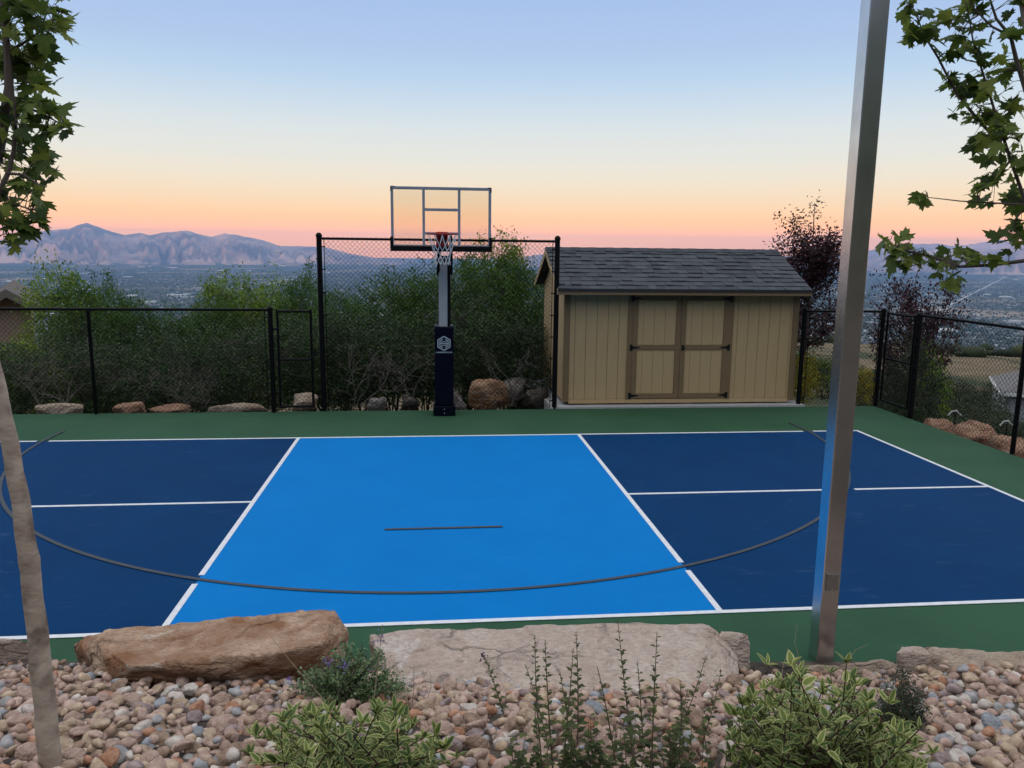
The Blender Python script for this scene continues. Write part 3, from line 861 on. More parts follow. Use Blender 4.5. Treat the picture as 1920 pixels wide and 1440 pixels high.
def rockmat(name, a, b, c, s3=2.2, strata=(1, 1, 2.2), vein=(.62, .52, .42), crack=.8):
    """sandstone: two-tone body, stained patches, pale weathered skin, dark hairline cracks, broken relief"""
    m = bpy.data.materials.new(name); m.use_nodes = True
    n, l = m.node_tree.nodes, m.node_tree.links
    bs = n['Principled BSDF']; bs.inputs['Roughness'].default_value = .9; bs.inputs['Specular IOR Level'].default_value = .15
    t = n.new('ShaderNodeTexCoord'); mp = n.new('ShaderNodeMapping'); mp.inputs['Scale'].default_value = strata; mp.inputs['Rotation'].default_value = (.25, .18, .3); l.new(t.outputs['Object'], mp.inputs[0])
    def noi(s, d=8, dist=0.0, v=mp):
        z = n.new('ShaderNodeTexNoise'); z.inputs['Scale'].default_value = s; z.inputs['Detail'].default_value = d; z.inputs['Distortion'].default_value = dist; l.new(v.outputs[0], z.inputs['Vector']); return z.outputs['Fac']
    def rmp(src, p0, p1, ca=(0, 0, 0), cb=(1, 1, 1)):
        r = n.new('ShaderNodeValToRGB'); r.color_ramp.elements[0].position = p0; r.color_ramp.elements[1].position = p1; r.color_ramp.elements[0].color = (*ca, 1); r.color_ramp.elements[1].color = (*cb, 1); l.new(src, r.inputs[0]); return r.outputs[0]
    def mix(f, x, y, kind='MIX'):
        q = n.new('ShaderNodeMixRGB'); q.blend_type = kind; l.new(f, q.inputs[0]); l.new(x, q.inputs[1])
        if isinstance(y, tuple): q.inputs[2].default_value = (*y, 1)
        else: l.new(y, q.inputs[2])
        return q.outputs[0]
    base = rmp(noi(3.0, 10, .6), .34, .66, a, b)
    base = mix(rmp(noi(s3, 5, .8), .50, .64), base, c)
    base = mix(rmp(noi(1.7, 9, 1.6), .60, .68), base, vein)
    vz = n.new('ShaderNodeTexVoronoi'); vz.feature = 'DISTANCE_TO_EDGE'; vz.inputs['Scale'].default_value = 2.6
    nd = n.new('ShaderNodeTexNoise'); nd.inputs['Scale'].default_value = 4; nd.inputs['Detail'].default_value = 6; l.new(mp.outputs[0], nd.inputs['Vector'])
    va = n.new('ShaderNodeMixRGB'); va.inputs[0].default_value = .28; l.new(mp.outputs[0], va.inputs[1]); l.new(nd.outputs['Color'], va.inputs[2]); l.new(va.outputs[0], vz.inputs['Vector'])
    ck = rmp(vz.outputs['Distance'], .0, .040, (1, 1, 1), (0, 0, 0))
    cm = n.new('ShaderNodeMath'); cm.operation = 'MULTIPLY'; l.new(ck, cm.inputs[0]); l.new(rmp(noi(1.4, 3), .42, .56), cm.inputs[1])
    cm2 = n.new('ShaderNodeMath'); cm2.operation = 'MULTIPLY'; l.new(cm.outputs[0], cm2.inputs[0]); cm2.inputs[1].default_value = crack
    base = mix(cm2.outputs[0], base, tuple(v*.35 for v in a))
    base = mix(rmp(noi(60, 4, 0, t), .30, .62, (.55, .55, .55), (0, 0, 0)), base, tuple(v*.62 for v in a))
    l.new(base, bs.inputs['Base Color'])
    def math_(op, x, y):
        q = n.new('ShaderNodeMath'); q.operation = op
        for k, v in enumerate((x, y)):
            if isinstance(v, (int, float)): q.inputs[k].default_value = v
            else: l.new(v, q.inputs[k])
        return q.outputs[0]
    hgt = math_('ADD', math_('MULTIPLY', noi(7, 12, 1.0), 1.0), math_('MULTIPLY', noi(40, 8, .4), .28))
    hgt = math_('SUBTRACT', hgt, math_('MULTIPLY', cm.outputs[0], .5))
    bp_n = n.new('ShaderNodeBump'); bp_n.inputs['Strength'].default_value = .9; bp_n.inputs['Distance'].default_value = .075; l.new(hgt, bp_n.inputs['Height']); l.new(bp_n.outputs[0], bs.inputs['Normal'])
    return m
BROWN = rockmat('brown_sandstone', (.34, .195, .115), (.60, .43, .31), (.29, .14, .07), 2.4)
PALE = rockmat('pale_pink_sandstone', (.52, .40, .325), (.64, .53, .445), (.56, .44, .36), 1.5, (1.2, 1.2, 3), (.68, .60, .53), .22)
SALMON = rockmat('salmon_sandstone', (.36, .20, .13), (.50, .32, .22), (.26, .14, .09))
RUST = rockmat('rust_boulder_stone', (.36, .19, .09), (.56, .42, .31), (.38, .20, .09), 3)
GREYR = rockmat('grey_boulder_stone', (.26, .23, .21), (.40, .36, .33), (.20, .18, .17))
DARKR = rockmat('dark_boulder_stone', (.085, .075, .065), (.14, .12, .10), (.06, .055, .05))
LTAN = rockmat('light_tan_stone', (.44, .34, .25), (.55, .45, .36), (.36, .25, .16))
def bp(px, py, dz=-.12, dy=0):
    p = bed_hit(px, py).copy(); p[2] += dz; p[1] += dy; return p
# brown boulder left of centre
pts = [aty(135, 1214, -.50), aty(160, 1190, -.52), aty(300, 1176, -.52), aty(420, 1164, -.52), aty(560, 1145, -.55), aty(625, 1146, -.62), aty(657, 1188, -.70),
       aty(248, 1250, -1.18), aty(400, 1244, -1.26), aty(490, 1230, -1.26), aty(600, 1208, -1.12),
       bp(150, 1238), aty(225, 1290, -.98), aty(285, 1312, -1.0), aty(420, 1312, -1.02), aty(560, 1300, -1.0), aty(640, 1275, -.9), aty(150, 1250, -.50), aty(640, 1240, -.5)]
tag(hull_rock('boulder', pts, BROWN, .016, .050, 2.5, seed=1, strata=.6, smooth_it=0), 'long brown sandstone boulder resting on the river stones left of the purple-flowered plant', 'boulder', 'boulders edging the planting bed')
pts = [aty(692, 1190, -.60), aty(830, 1178, -.60), aty(1000, 1176, -.62), aty(1180, 1170, -.65), aty(1330, 1174, -.70), aty(1352, 1190, -.72),
       aty(700, 1205, -.75), bp(740, 1300), bp(860, 1322), bp(1100, 1330), bp(1290, 1318), bp(1385, 1290), aty(1385, 1230, -.95), aty(700, 1255, -.62), aty(1370, 1285, -.8), aty(760, 1235, -.95), aty(1340, 1215, -.95)]
tag(hull_rock('boulder', pts, PALE, .018, .032, 2.4, seed=2, strata=.9, smooth_it=0), 'wide pale pink sandstone slab behind the upright leafy stems', 'boulder', 'boulders edging the planting bed')
pts = [aty(1352, 1181, -.74), aty(1403, 1183, -.76), aty(1409, 1205, -.82), aty(1408, 1250, -.86), aty(1400, 1268, -.9), aty(1340, 1270, -.9), aty(1345, 1190, -.80), aty(1400, 1262, -.70), aty(1350, 1262, -.7)]
tag(hull_rock('boulder', pts, PALE, .016, .018, 3.5, seed=3), 'small blocky pale stone at the right end of the sandstone slab', 'boulder', 'boulders edging the planting bed')
pts = [aty(1412, 1241, -.93), aty(1470, 1240, -.93), aty(1500, 1247, -.95), bp(1412, 1272), bp(1500, 1268), aty(1420, 1262, -.8), aty(1500, 1262, -.8)]
tag(hull_rock('boulder', pts, DARKR, .016, .02, 3.5, seed=4), 'low dark grey stone between the pale slab and the steel post', 'boulder', 'boulders edging the planting bed')
pts = [aty(1505, 1248, -.93), aty(1570, 1243, -.94), aty(1650, 1235, -.94), aty(1690, 1246, -.96), bp(1510, 1268), bp(1600, 1268), bp(1690, 1262), aty(1520, 1262, -.85), aty(1680, 1258, -.82)]
tag(hull_rock('boulder', pts, LTAN, .016, .022, 3.5, seed=5), 'low tan stone lying at the foot of the steel post', 'boulder', 'boulders edging the planting bed')
pts = [aty(1680, 1222, -.98), aty(1690, 1211, -.92), aty(1730, 1212, -.90), aty(1752, 1230, -.95), bp(1684, 1248), bp(1720, 1256), bp(1758, 1248), aty(1690, 1240, -.8), aty(1740, 1240, -.8)]
tag(hull_rock('boulder', pts, PALE, .016, .020, 4, seed=6), 'small rounded pink stone at the end of the long low ledge', 'boulder', 'boulders edging the planting bed')
pts = [aty(1735, 1215, -.90), aty(1850, 1220, -.92), aty(1960, 1224, -.95), aty(2150, 1225, -1.0), bp(1740, 1250), bp(1850, 1262), bp(1990, 1258), bp(2140, 1258), aty(1750, 1245, -.8), aty(2140, 1245, -.85)]
tag(hull_rock('boulder', pts, LTAN, .020, .026, 2.6, seed=7), 'long low pinkish tan ledge stone at the right edge above the river stones', 'boulder', 'boulders edging the planting bed')
pts = [aty(-160, 1200, -.50), aty(0, 1194, -.47), aty(40, 1197, -.46), aty(62, 1206, -.46), bp(-160, 1250), bp(0, 1245), bp(55, 1235), aty(100, 1228, -.42), bp(108, 1240), aty(-150, 1230, -.4), aty(60, 1230, -.35)]
tag(hull_rock('boulder', pts, PALE, .020, .026, 3, seed=8), 'pale stone at the left edge behind the slim tree trunk', 'boulder', 'boulders edging the planting bed')

# rocks behind the fences
def blob_rock(px, py, wpx, hpx, Y, material, label, seed, depth=.5, amp=.06, vox=.03, zbase=-.12, group='boulders behind the fence'):
    rg = np.random.default_rng(100+seed)
    c = aty(px, py, Y); s = (c-CAM)@_F/FPX
    w, h = wpx*s, hpx*s
    z0 = c[2]-h/2; z1 = c[2]+h/2
    pts = []
    for k in range(17):
        a = rg.uniform(0, 2*math.pi); e = rg.uniform(-1, 1)
        k2 = (1-abs(e)**5)**.5
        pts.append((c[0]+w/2*math.cos(a)*max(k2, .45)*rg.uniform(.85, 1.05), Y+depth/2+depth/2*math.sin(a)*max(k2, .45), z0+(z1-z0)*(e+1)/2))
    pts += [(c[0]-w*.46, Y+depth*.5, min(z0, zbase)), (c[0]+w*.46, Y+depth*.5, min(z0, zbase)), (c[0], Y+.05, min(z0, zbase)), (c[0], Y+depth, min(z0, zbase))]
    return tag(hull_rock('boulder', pts, material, vox, amp, 2.4, seed=seed), label, 'boulder', group)
blob_rock(920, 738, 86, 50, 8.60, RUST, 'big rust and cream boulder behind the tall fence right of the hoop', 11, .7)
blob_rock(960, 727, 60, 34, 9.3, GREYR, 'grey boulder tucked behind the big rust boulder', 12, .6)
blob_rock(846, 747, 64, 36, 8.55, GREYR, 'pinkish grey boulder directly behind the hoop post', 13, .5)
blob_rock(706, 754, 36, 30, 8.5, GREYR, 'pale grey boulder standing alone behind the tall fence', 14, .4)
blob_rock(768, 757, 40, 26, 8.5, DARKR, 'dark grey boulder behind the tall fence left of the hoop', 15, .4)
blob_rock(567, 755, 52, 30, 8.6, LTAN, 'light tan boulder seen through the narrow gate', 16, .5)
for i, (px, wp, hp, nm) in enumerate(((235, 66, 16, 'flat pinkish stone behind the low fence right of its middle post'), (100, 90, 12, 'flat pale stone behind the low fence beside the slim tree trunk'), (310, 80, 12, 'low rounded stone behind the middle of the low fence'), (440, 130, 13, 'long flat pale stone behind the low fence near the gate'))):
    blob_rock(px, 772-hp/2+2, wp, hp, 8.3, LTAN if i % 2 else SALMON, nm, 20+i, .45, .03)
blob_rock(1010, 750, 50, 40, 8.9, DARKR, 'dark boulder beside the shed wall behind the tall fence', 17, .6)
# salmon boulders outside the side fence
def side_rock(x, y, sx, sy, h, seed, label, m=SALMON, z0=-.6):
    rg = np.random.default_rng(300+seed); pts = []
    for k in range(24):
        a = rg.uniform(0, 2*math.pi); e = rg.uniform(-1, 1); k2 = max(.5, (1-abs(e)**3)**.5)
        pts.append((x+sx/2*k2*math.cos(a), y+sy/2*k2*math.sin(a), (z0+h)/2+(h-z0)/2*e))
    return tag(hull_rock('boulder', pts, m, .04, .09, 2.0, seed=seed), label, 'boulder', 'salmon boulders outside the side fence')
side_rock(8.95, 7.35, .55, .7, -.04, 1, 'small salmon boulder outside the corner gate, farthest of its row')
side_rock(9.05, 6.55, .7, .9, .04, 2, 'salmon boulder second from the corner gate outside the side fence')
side_rock(9.1, 5.65, .7, 1.0, .05, 3, 'largest salmon boulder in the strip outside the side fence')
side_rock(9.0, 4.75, .6, .9, -.08, 4, 'salmon boulder outside the side fence beside its nearest post')
side_rock(8.95, 3.95, .6, .8, -.10, 5, 'salmon boulder outside the side fence, cut by the right edge')

# ------------------------------------------------------------------ planting bed and river stones
def make_bed():
    V, F = [], []
    xs = np.arange(-6.5, 8.5, .12); ss = list(np.arange(-.02, 3.3, .10))+[4.5, 7, 9]
    for x in xs:
        for s in ss:
            y = edge_y(x)-s
            V.append((x, y, bed_z(x, y)-.020+.008*fbm((x*2, y*2, 0), 3)))
    n = len(ss)
    F = [(i*n+j, i*n+j+1, (i+1)*n+j+1, (i+1)*n+j) for i in range(len(xs)-1) for j in range(n-1)]
    o = link('planting_bed', mesh_np('planting_bed', np.array(V), F, mat('bed_soil', (.06, .045, .035), (.11, .085, .065), scale=9, rough=.95, bump=.5, bscale=50), True))
    return struct(o)
make_bed()
PEB = [('pink', (0.348, 0.232, 0.180), (0.580, 0.418, 0.336)), ('tan', (0.383, 0.273, 0.180), (0.603, 0.464, 0.336)), ('grey', (0.278, 0.273, 0.273), (0.441, 0.429, 0.423)), ('brown', (0.232, 0.157, 0.110), (0.418, 0.290, 0.209)),
       ('pale', (0.487, 0.406, 0.348), (0.680, 0.615, 0.534)), ('rust', (0.348, 0.162, 0.093), (0.545, 0.302, 0.191)), ('mauve', (0.244, 0.180, 0.168), (0.394, 0.307, 0.290)), ('blue-grey', (0.232, 0.249, 0.273), (0.383, 0.394, 0.412))]
PEBP = [.40, .19, .06, .15, .07, .05, .06, .02]
PM = [mat('%s_river_stone' % n, a, b, scale=2.2, rough=.8, bump=.5, bscale=7, detail=12, dist=.08, spec=.25, lo=.36, hi=.64) for n, a, b in PEB]
PMJ = [mat('%s_river_stones' % n, a, b, scale=28, rough=.8, bump=.5, bscale=90, detail=12, dist=.006, spec=.25, lo=.36, hi=.64) for n, a, b in PEB]
def ico(sub):
    bm = bmesh.new(); bmesh.ops.create_icosphere(bm, subdivisions=sub, radius=.5)
    v = np.array([x.co[:] for x in bm.verts]); f = np.array([[q.index for q in p.verts] for p in bm.faces]); bm.free(); return v, f
def pebble_shapes(k):
    v0, f0 = ico(3); v1, f1 = ico(2)
    out = []
    for i in range(k):
        rg = np.random.default_rng(900+i)
        ax = np.array([1, rg.uniform(.66, .95), rg.uniform(.45, .75)])
        pl = [(rg.normal(size=3), rg.uniform(.30, .44)) for _ in range(rg.integers(5, 10))]
        pl = [(p/np.linalg.norm(p), d) for p, d in pl]
        res = []
        for v, f in ((v0, f0), (v1, f1)):
            w = v.copy()
            for p, d in pl:
                t = w@p; e = np.maximum(t-d, 0); w = w-np.outer(e*.92, p)
            for j in range(len(w)):
                w[j] *= 1+.16*mnoise.noise(Vector(w[j]*2.6)+Vector((i*5.1, 0, 0)))
            res.append((w*ax, f))
        out.append(res)
    return out
PS = pebble_shapes(18)
def make_pebbles():
    rg = np.random.default_rng(11)
    cand = []
    for layer in range(3):
        sizes = np.clip(rg.lognormal(math.log((.074, .068, .062)[layer]), .29, (14000, 10000, 8000)[layer]), 0.036, .125)
        sizes = -np.sort(-sizes)
        cell = .16; grid = {}
        for sz in sizes:
            x = rg.uniform(-5.2, 6.4); s = rg.uniform(.02+.16*sstep(1.6, 2.3, x)*(1-sstep(2.8, 3.2, x)), 2.7)
            y = edge_y(x)-s
            z = bed_z(x, y)-.036+.030*layer+rg.uniform(-.008, .008)
            px, py, dz = project((x, y, z))
            if px < -160 or px > 2080 or py > 1560: continue
            gx, gy = int(x/cell), int(y/cell); ok = True
            for a in (-1, 0, 1):
                for b in (-1, 0, 1):
                    for (x2, y2, r2) in grid.get((gx+a, gy+b), ()):
                        if (x-x2)**2+(y-y2)**2 < ((sz+r2)*.5*(.80, .82, .90)[layer])**2: ok = False; break
                    if not ok: break
                if not ok: break
            if not ok or (layer == 2 and rg.random() < .45): continue
            grid.setdefault((gx, gy), []).append((x, y, sz)); cand.append((x, y, z, float(sz), px, py))
    # front edge line
    order = sorted(range(len(cand)), key=lambda i: -(cand[i][3]/np.linalg.norm(np.array(cand[i][:3])-CAM)) if (10 < cand[i][4] < 1910 and 1215 < cand[i][5] < 1432) else 0)
    single = set(i for i in order if cand[i][2] > bed_z(cand[i][0], cand[i][1])-.010)
    chosen = []
    for i in order:
        if i in single: chosen.append(i)
        if len(chosen) >= 300: break
    chosen = set(chosen)
    shared = {}; named = {}
    VV, FF, MM, off = [], [], [], 0
    for i, (x, y, z, sz, px, py) in enumerate(cand):
        k = int(rg.integers(0, len(PS))); mi = int(rg.choice(len(PEB), p=PEBP))
        e = (rg.normal(0, .35), rg.normal(0, .35), rg.uniform(0, 6.28))
        M = Matrix.Rotation(e[2], 3, 'Z') @ Matrix.Rotation(e[1], 3, 'Y') @ Matrix.Rotation(e[0], 3, 'X')
        if i in chosen:
            if (k, mi) not in shared:
                v, f = PS[k][0]; shared[(k, mi)] = mesh_np('river_stone', v, f, PM[mi], True)
            o = bpy.data.objects.new('river_stone', shared[(k, mi)]); C.objects.link(o)
            o.location = (x, y, z); o.rotation_euler = M.to_euler(); o.scale = (sz,)*3
            reg = 'beside the slim tree trunk' if px < 260 else 'below the brown boulder' if px < 620 else 'below the pale sandstone slab' if px < 1000 else 'among the upright leafy stems' if px < 1380 else 'beside the right variegated shrub' if px < 1700 else 'in the bed at the right edge'
            big = 'large ' if sz > .098 else ''
            col = PEB[mi][0]
            named.setdefault((big, col, reg), []).append((px, o))
        else:
            v, f = PS[k][1]
            v = (v*sz)@np.array(M).T+np.array([x, y, z])
            VV.append(v); FF.append(f+off); off += len(v); MM += [mi]*len(f)
    # ranks along the row, counted from either end
    ORD = ['leftmost', 'second from left', 'third from left', 'fourth from left', 'fifth from left', 'sixth from left', 'seventh from left', 'eighth from left', 'ninth from left', 'tenth from left', 'eleventh from left', 'twelfth from left', 'thirteenth from left', 'fourteenth from left', 'fifteenth from left']
    for (big, col, reg), lst in named.items():
        lst.sort(key=lambda q: q[0])
        for k, (px, o) in enumerate(lst):
            if len(lst) == 1: lb = f'{big}{col} rounded river stone {reg}'
            elif k < 15: lb = f'{ORD[k]} of the {big}{col} river stones {reg}'
            else:
                m_ = len(lst)-1-k
                lb = f'rightmost of the {big}{col} river stones {reg}' if m_ == 0 else f'{ORD[m_].replace("left", "right")} of the {big}{col} river stones {reg}' if m_ < 10 else f'middle one of the {big}{col} river stones {reg}'
            tag(o, lb, 'stone', f'{big}{col} river stones {reg}')
    o = link('river_stones', mesh_np('river_stones', np.concatenate(VV), np.concatenate(FF), PMJ, True, MM))
    tag(o, 'bed of mixed pink, tan and grey river stones in the foreground', 'stones', kind='stuff')
make_pebbles()

# ------------------------------------------------------------------ steel post
GALV = bpy.data.materials.new('brushed_galvanised_steel'); GALV.use_nodes = True
def _galv():
    n, l = GALV.node_tree.nodes, GALV.node_tree.links
    b = n['Principled BSDF']; b.inputs['Metallic'].default_value = 1.0
    t = n.new('ShaderNodeTexCoord'); mp = n.new('ShaderNodeMapping'); mp.inputs['Scale'].default_value = (30, 30, .8); l.new(t.outputs['Object'], mp.inputs[0])
    z = n.new('ShaderNodeTexNoise'); z.inputs['Scale'].default_value = 1.0; z.inputs['Detail'].default_value = 5; l.new(mp.outputs[0], z.inputs['Vector'])
    z2 = n.new('ShaderNodeTexNoise'); z2.inputs['Scale'].default_value = 5.0; z2.inputs['Detail'].default_value = 6; l.new(t.outputs['Object'], z2.inputs['Vector'])
    r = n.new('ShaderNodeValToRGB'); r.color_ramp.elements[0].position = .3; r.color_ramp.elements[1].position = .75; r.color_ramp.elements[0].color = (.54, .54, .54, 1); r.color_ramp.elements[1].color = (.68, .68, .68, 1)
    l.new(z2.outputs['Fac'], r.inputs[0]); l.new(r.outputs[0], b.inputs['Base Color'])
    mr = n.new('ShaderNodeMapRange'); mr.inputs[3].default_value = .23; mr.inputs[4].default_value = .29; l.new(z.outputs['Fac'], mr.inputs[0]); l.new(mr.outputs[0], b.inputs['Roughness'])
_galv()
pst = empty('steel_post', (2.58, -.80, 0), 'tall square galvanised steel post standing at the near edge of the court', 'post')
def rot_box(cx, cy, s, ang, z0, z1, b=.006):
    pts = []
    h = s/2
    base_ = [(-h+b, -h), (h-b, -h), (h, -h+b), (h, h-b), (h-b, h), (-h+b, h), (-h, h-b), (-h, -h+b)]
    return [(cx+x*math.cos(ang)-y*math.sin(ang), cy+x*math.sin(ang)+y*math.cos(ang)) for x, y in base_]
pa = R_(-90)
pcx, pcy, ps = 2.575, -.76, .125
mb = MB(); mb.prism(rot_box(pcx, pcy, ps, pa, 0, 1), 'z', -.1, 5.2); mb.build('tube', GALV, pst, True)
# junction cover on the right hand face
fn = np.array([math.cos(pa), math.sin(pa)]); ft = np.array([-fn[1], fn[0]])
cc = np.array([pcx, pcy])+fn*(ps/2)
def facebox(u0, u1, z0, z1, d0, d1):
    q = [cc+ft*u0+fn*d0, cc+ft*u1+fn*d0, cc+ft*u1+fn*d1, cc+ft*u0+fn*d1]
    mb = MB(); mb.prism([tuple(p) for p in q], 'z', z0, z1); return mb
zb = aty(1563, 1092, -.83)[2]
cv = facebox(-.040, .040, zb-.058, zb+.058, .0005, .012).build('cover_plate', mat('bronze_cover_plate', (.26, .235, .21), (.31, .28, .25), scale=12, rough=.45, metal=.6), pst)
facebox(-.003, .003, zb+.045, zb+.051, .0122, .015).build('screw', mat('bright_bolt', (.7, .7, .7)), cv)
facebox(-.003, .003, zb-.051, zb-.045, .0122, .015).build('screw', mat('bright_bolt', (.7, .7, .7)), cv)

# ------------------------------------------------------------------ vegetation helpers
def rot_frames(rg, n, up_bias=.6):
    """random leaf frames: axis (direction of the tip) and normal"""
    nr = rg.normal(size=(n, 3)); nr[:, 2] = np.abs(nr[:, 2])+up_bias
    nr /= np.linalg.norm(nr, axis=1)[:, None]
    ax = rg.normal(size=(n, 3)); ax -= nr*(ax*nr).sum(1)[:, None]; ax /= np.linalg.norm(ax, axis=1)[:, None]
    return ax, nr
def leaves(rg, P, size, up_bias=.6, wid=.55, fold=.18, jitter=.35, ax=None, nr=None):
    """kite shaped folded leaves at P -> V, F(tri)"""
    n = len(P)
    if ax is None: ax, nr = rot_frames(rg, n, up_bias)
    sd_ = np.cross(nr, ax)
    s = (size*(1+rg.uniform(-jitter, jitter, n)))[:, None]
    a = P; b = P+ax*s*.45+sd_*s*wid*.5+nr*s*fold*.5; c = P+ax*s-nr*s*.08; d = P+ax*s*.45-sd_*s*wid*.5+nr*s*fold*.5
    V = np.stack([a, b, c, d], 1).reshape(-1, 3)
    i = np.arange(n)*4
    F = np.concatenate([np.stack([i, i+1, i+2], 1), np.stack([i, i+2, i+3], 1)])
    return V, F
def shrub_meshes(name, seed, w, h, ntip, lpt, lsize, lmat, bmat, spread=.17, low=.12, stems=6, lean=0.0, top_noise=.35, twig=.006, clump=1.0, stem_r=.03, round_=3.0):
    rg = np.random.default_rng(seed)
    # stems
    mb = MB(); sp_ = []
    for k in range(stems):
        a = rg.uniform(0, 6.28); rr = rg.uniform(.05, .45)*w
        p0 = np.array([rg.normal(0, .08)*w, rg.normal(0, .08)*w, 0]); p1 = np.array([math.cos(a)*rr, math.sin(a)*rr, h*rg.uniform(.55, .85)])
        pts = []
        for t in np.linspace(0, 1, 6):
            q = p0*(1-t)+p1*t; q[:2] += rg.normal(0, .035*w, 2)*(t > 0); q[2] = p1[2]*(t**.85); pts.append(q)
        mb.tube(pts, [stem_r*(1-.75*t) for t in np.linspace(0, 1, 6)], 5); sp_.append(pts)
    allp = np.array([p for s in sp_ for p in s[1:]])
    tips = []
    tries = 0
    while len(tips) < ntip and tries < ntip*40:
        tries += 1
        u = rg.uniform(-1, 1, 2); zz = rg.uniform(low, 1.0)
        a = math.atan2(u[1], u[0])
        rmax = (1-max(0, (zz-.45)/.55)**round_)**.5 if zz > .45 else .72+.28*zz/.45
        lob = 1+top_noise*mnoise.noise(Vector((math.cos(a)*1.7+seed, math.sin(a)*1.7, zz*2.4)))
        rr = math.hypot(*u)
        if rr > rmax*lob: continue
        if rg.random() > .25+.75*max(rr/(rmax*lob+1e-6), zz)**1.5: continue
        tips.append((u[0]*w/2, u[1]*w/2, zz*h*(1+.16*top_noise*2*mnoise.noise(Vector((u[0]*2.2+seed, u[1]*2.2, 4))))))
    tips = np.array(tips)
    for t in tips[::2]:
        j = np.argmin(np.linalg.norm(allp-t, axis=1)+rg.uniform(0, .15*w, len(allp))+np.maximum(0, allp[:, 2]-t[2])*1.5)
        s = allp[j]; mid = (s+t)/2+rg.normal(0, .05, 3)*np.linalg.norm(t-s)
        mb.tube([s, mid, t], [twig*1.6, twig*1.2, twig*.6], 3, cap=False)
    L = []
    cr = []
    for t in tips:
        k = max(3, int(rg.normal(lpt, lpt*.3)))
        L.append(t+rg.normal(0, 1, (k, 3))*spread*np.array([1, 1, .75])*rg.uniform(.6, 1.25)); cr.append(np.full(k, rg.uniform(0, 1)))
    L = np.concatenate(L); cr = np.concatenate(cr)
    L[:, 2] = np.maximum(L[:, 2], .02)
    V, F = leaves(rg, L, lsize)
    rnd = np.repeat(np.clip(cr*.6*clump+rg.uniform(0, .4, len(L)), 0, 1), 4)
    lm = mesh_np(name+'_crown', V, F, lmat, rnd=rnd)
    tm_ = mesh_np(name+'_trunk', np.array(mb.V), mb.F, bmat, True)
    return lm, tm_, float(np.percentile(V[:, 2], 99.7))
def place_shrub(name, meshes, x, y, z, sx, sz, rz, label, cat, group=None, crown='crown', trunk='trunk'):
    t = empty(name, (x, y, z), label, cat, group)
    for nm, me in ((trunk, meshes[1]), (crown, meshes[0])):
        o = bpy.data.objects.new(nm, me); C.objects.link(o); o.parent = t
    t.rotation_euler = (0, 0, rz); t.scale = (sx, sx, sz)
    return t

OAK = leafmat('scrub_oak_leaves', [(.020, .058, .012), (.052, .118, .020), (.092, .178, .030), (.145, .240, .046)])
OAKY = leafmat('yellow_green_oak_leaves', [(.055, .120, .014), (.125, .215, .024), (.21, .315, .038), (.31, .40, .054)])
PLUM = leafmat('purple_plum_leaves', [(.022, .010, .014), (.045, .017, .024), (.075, .028, .036), (.12, .05, .055)])
OAKD = leafmat('olive_hillside_leaves', [(.016, .028, .012), (.030, .046, .018), (.048, .066, .024), (.075, .090, .034)])
OAKF = leafmat('shaded_scrub_leaves', [(.012, .032, .010), (.027, .058, .016), (.046, .085, .023), (.080, .125, .036)])  # darker oak greens: shade put into the leaf colour of the front row
GOLD = leafmat('golden_shrub_leaves', [(.16, .17, .02), (.34, .30, .03), (.52, .43, .05), (.62, .50, .08)])
CONIF = leafmat('dark_conifer_leaves', [(.015, .032, .018), (.026, .050, .026), (.040, .070, .034), (.055, .085, .042)])
BARK = mat('grey_oak_bark', (.055, .046, .038), (.11, .097, .085), scale=12, rough=.9, bump=.4)
TWIG = mat('dry_grey_twigs', (.11, .095, .078), (.20, .178, .15), scale=15, rough=.9)
oakv = [shrub_meshes('scrub_oak', 40+k, 2.8, 3.0, 560, 34, .066, OAK, BARK, spread=.14, stems=7) for k in range(4)]
oakf = [shrub_meshes('scrub_oak_shaded', 160+k, 2.8, 3.0, 430, 32, .060, OAKF, BARK, spread=.15, stems=8, top_noise=.55) for k in range(4)]
oakd = [shrub_meshes('hillside_oak', 140+k, 2.8, 3.0, 380, 22, .085, OAKD, BARK, spread=.16, stems=6) for k in range(2)]
oaky = [shrub_meshes('yellow_oak', 60+k, 2.8, 3.0, 480, 26, .072, OAKY, BARK, spread=.13, stems=6, top_noise=.6) for k in range(2)]

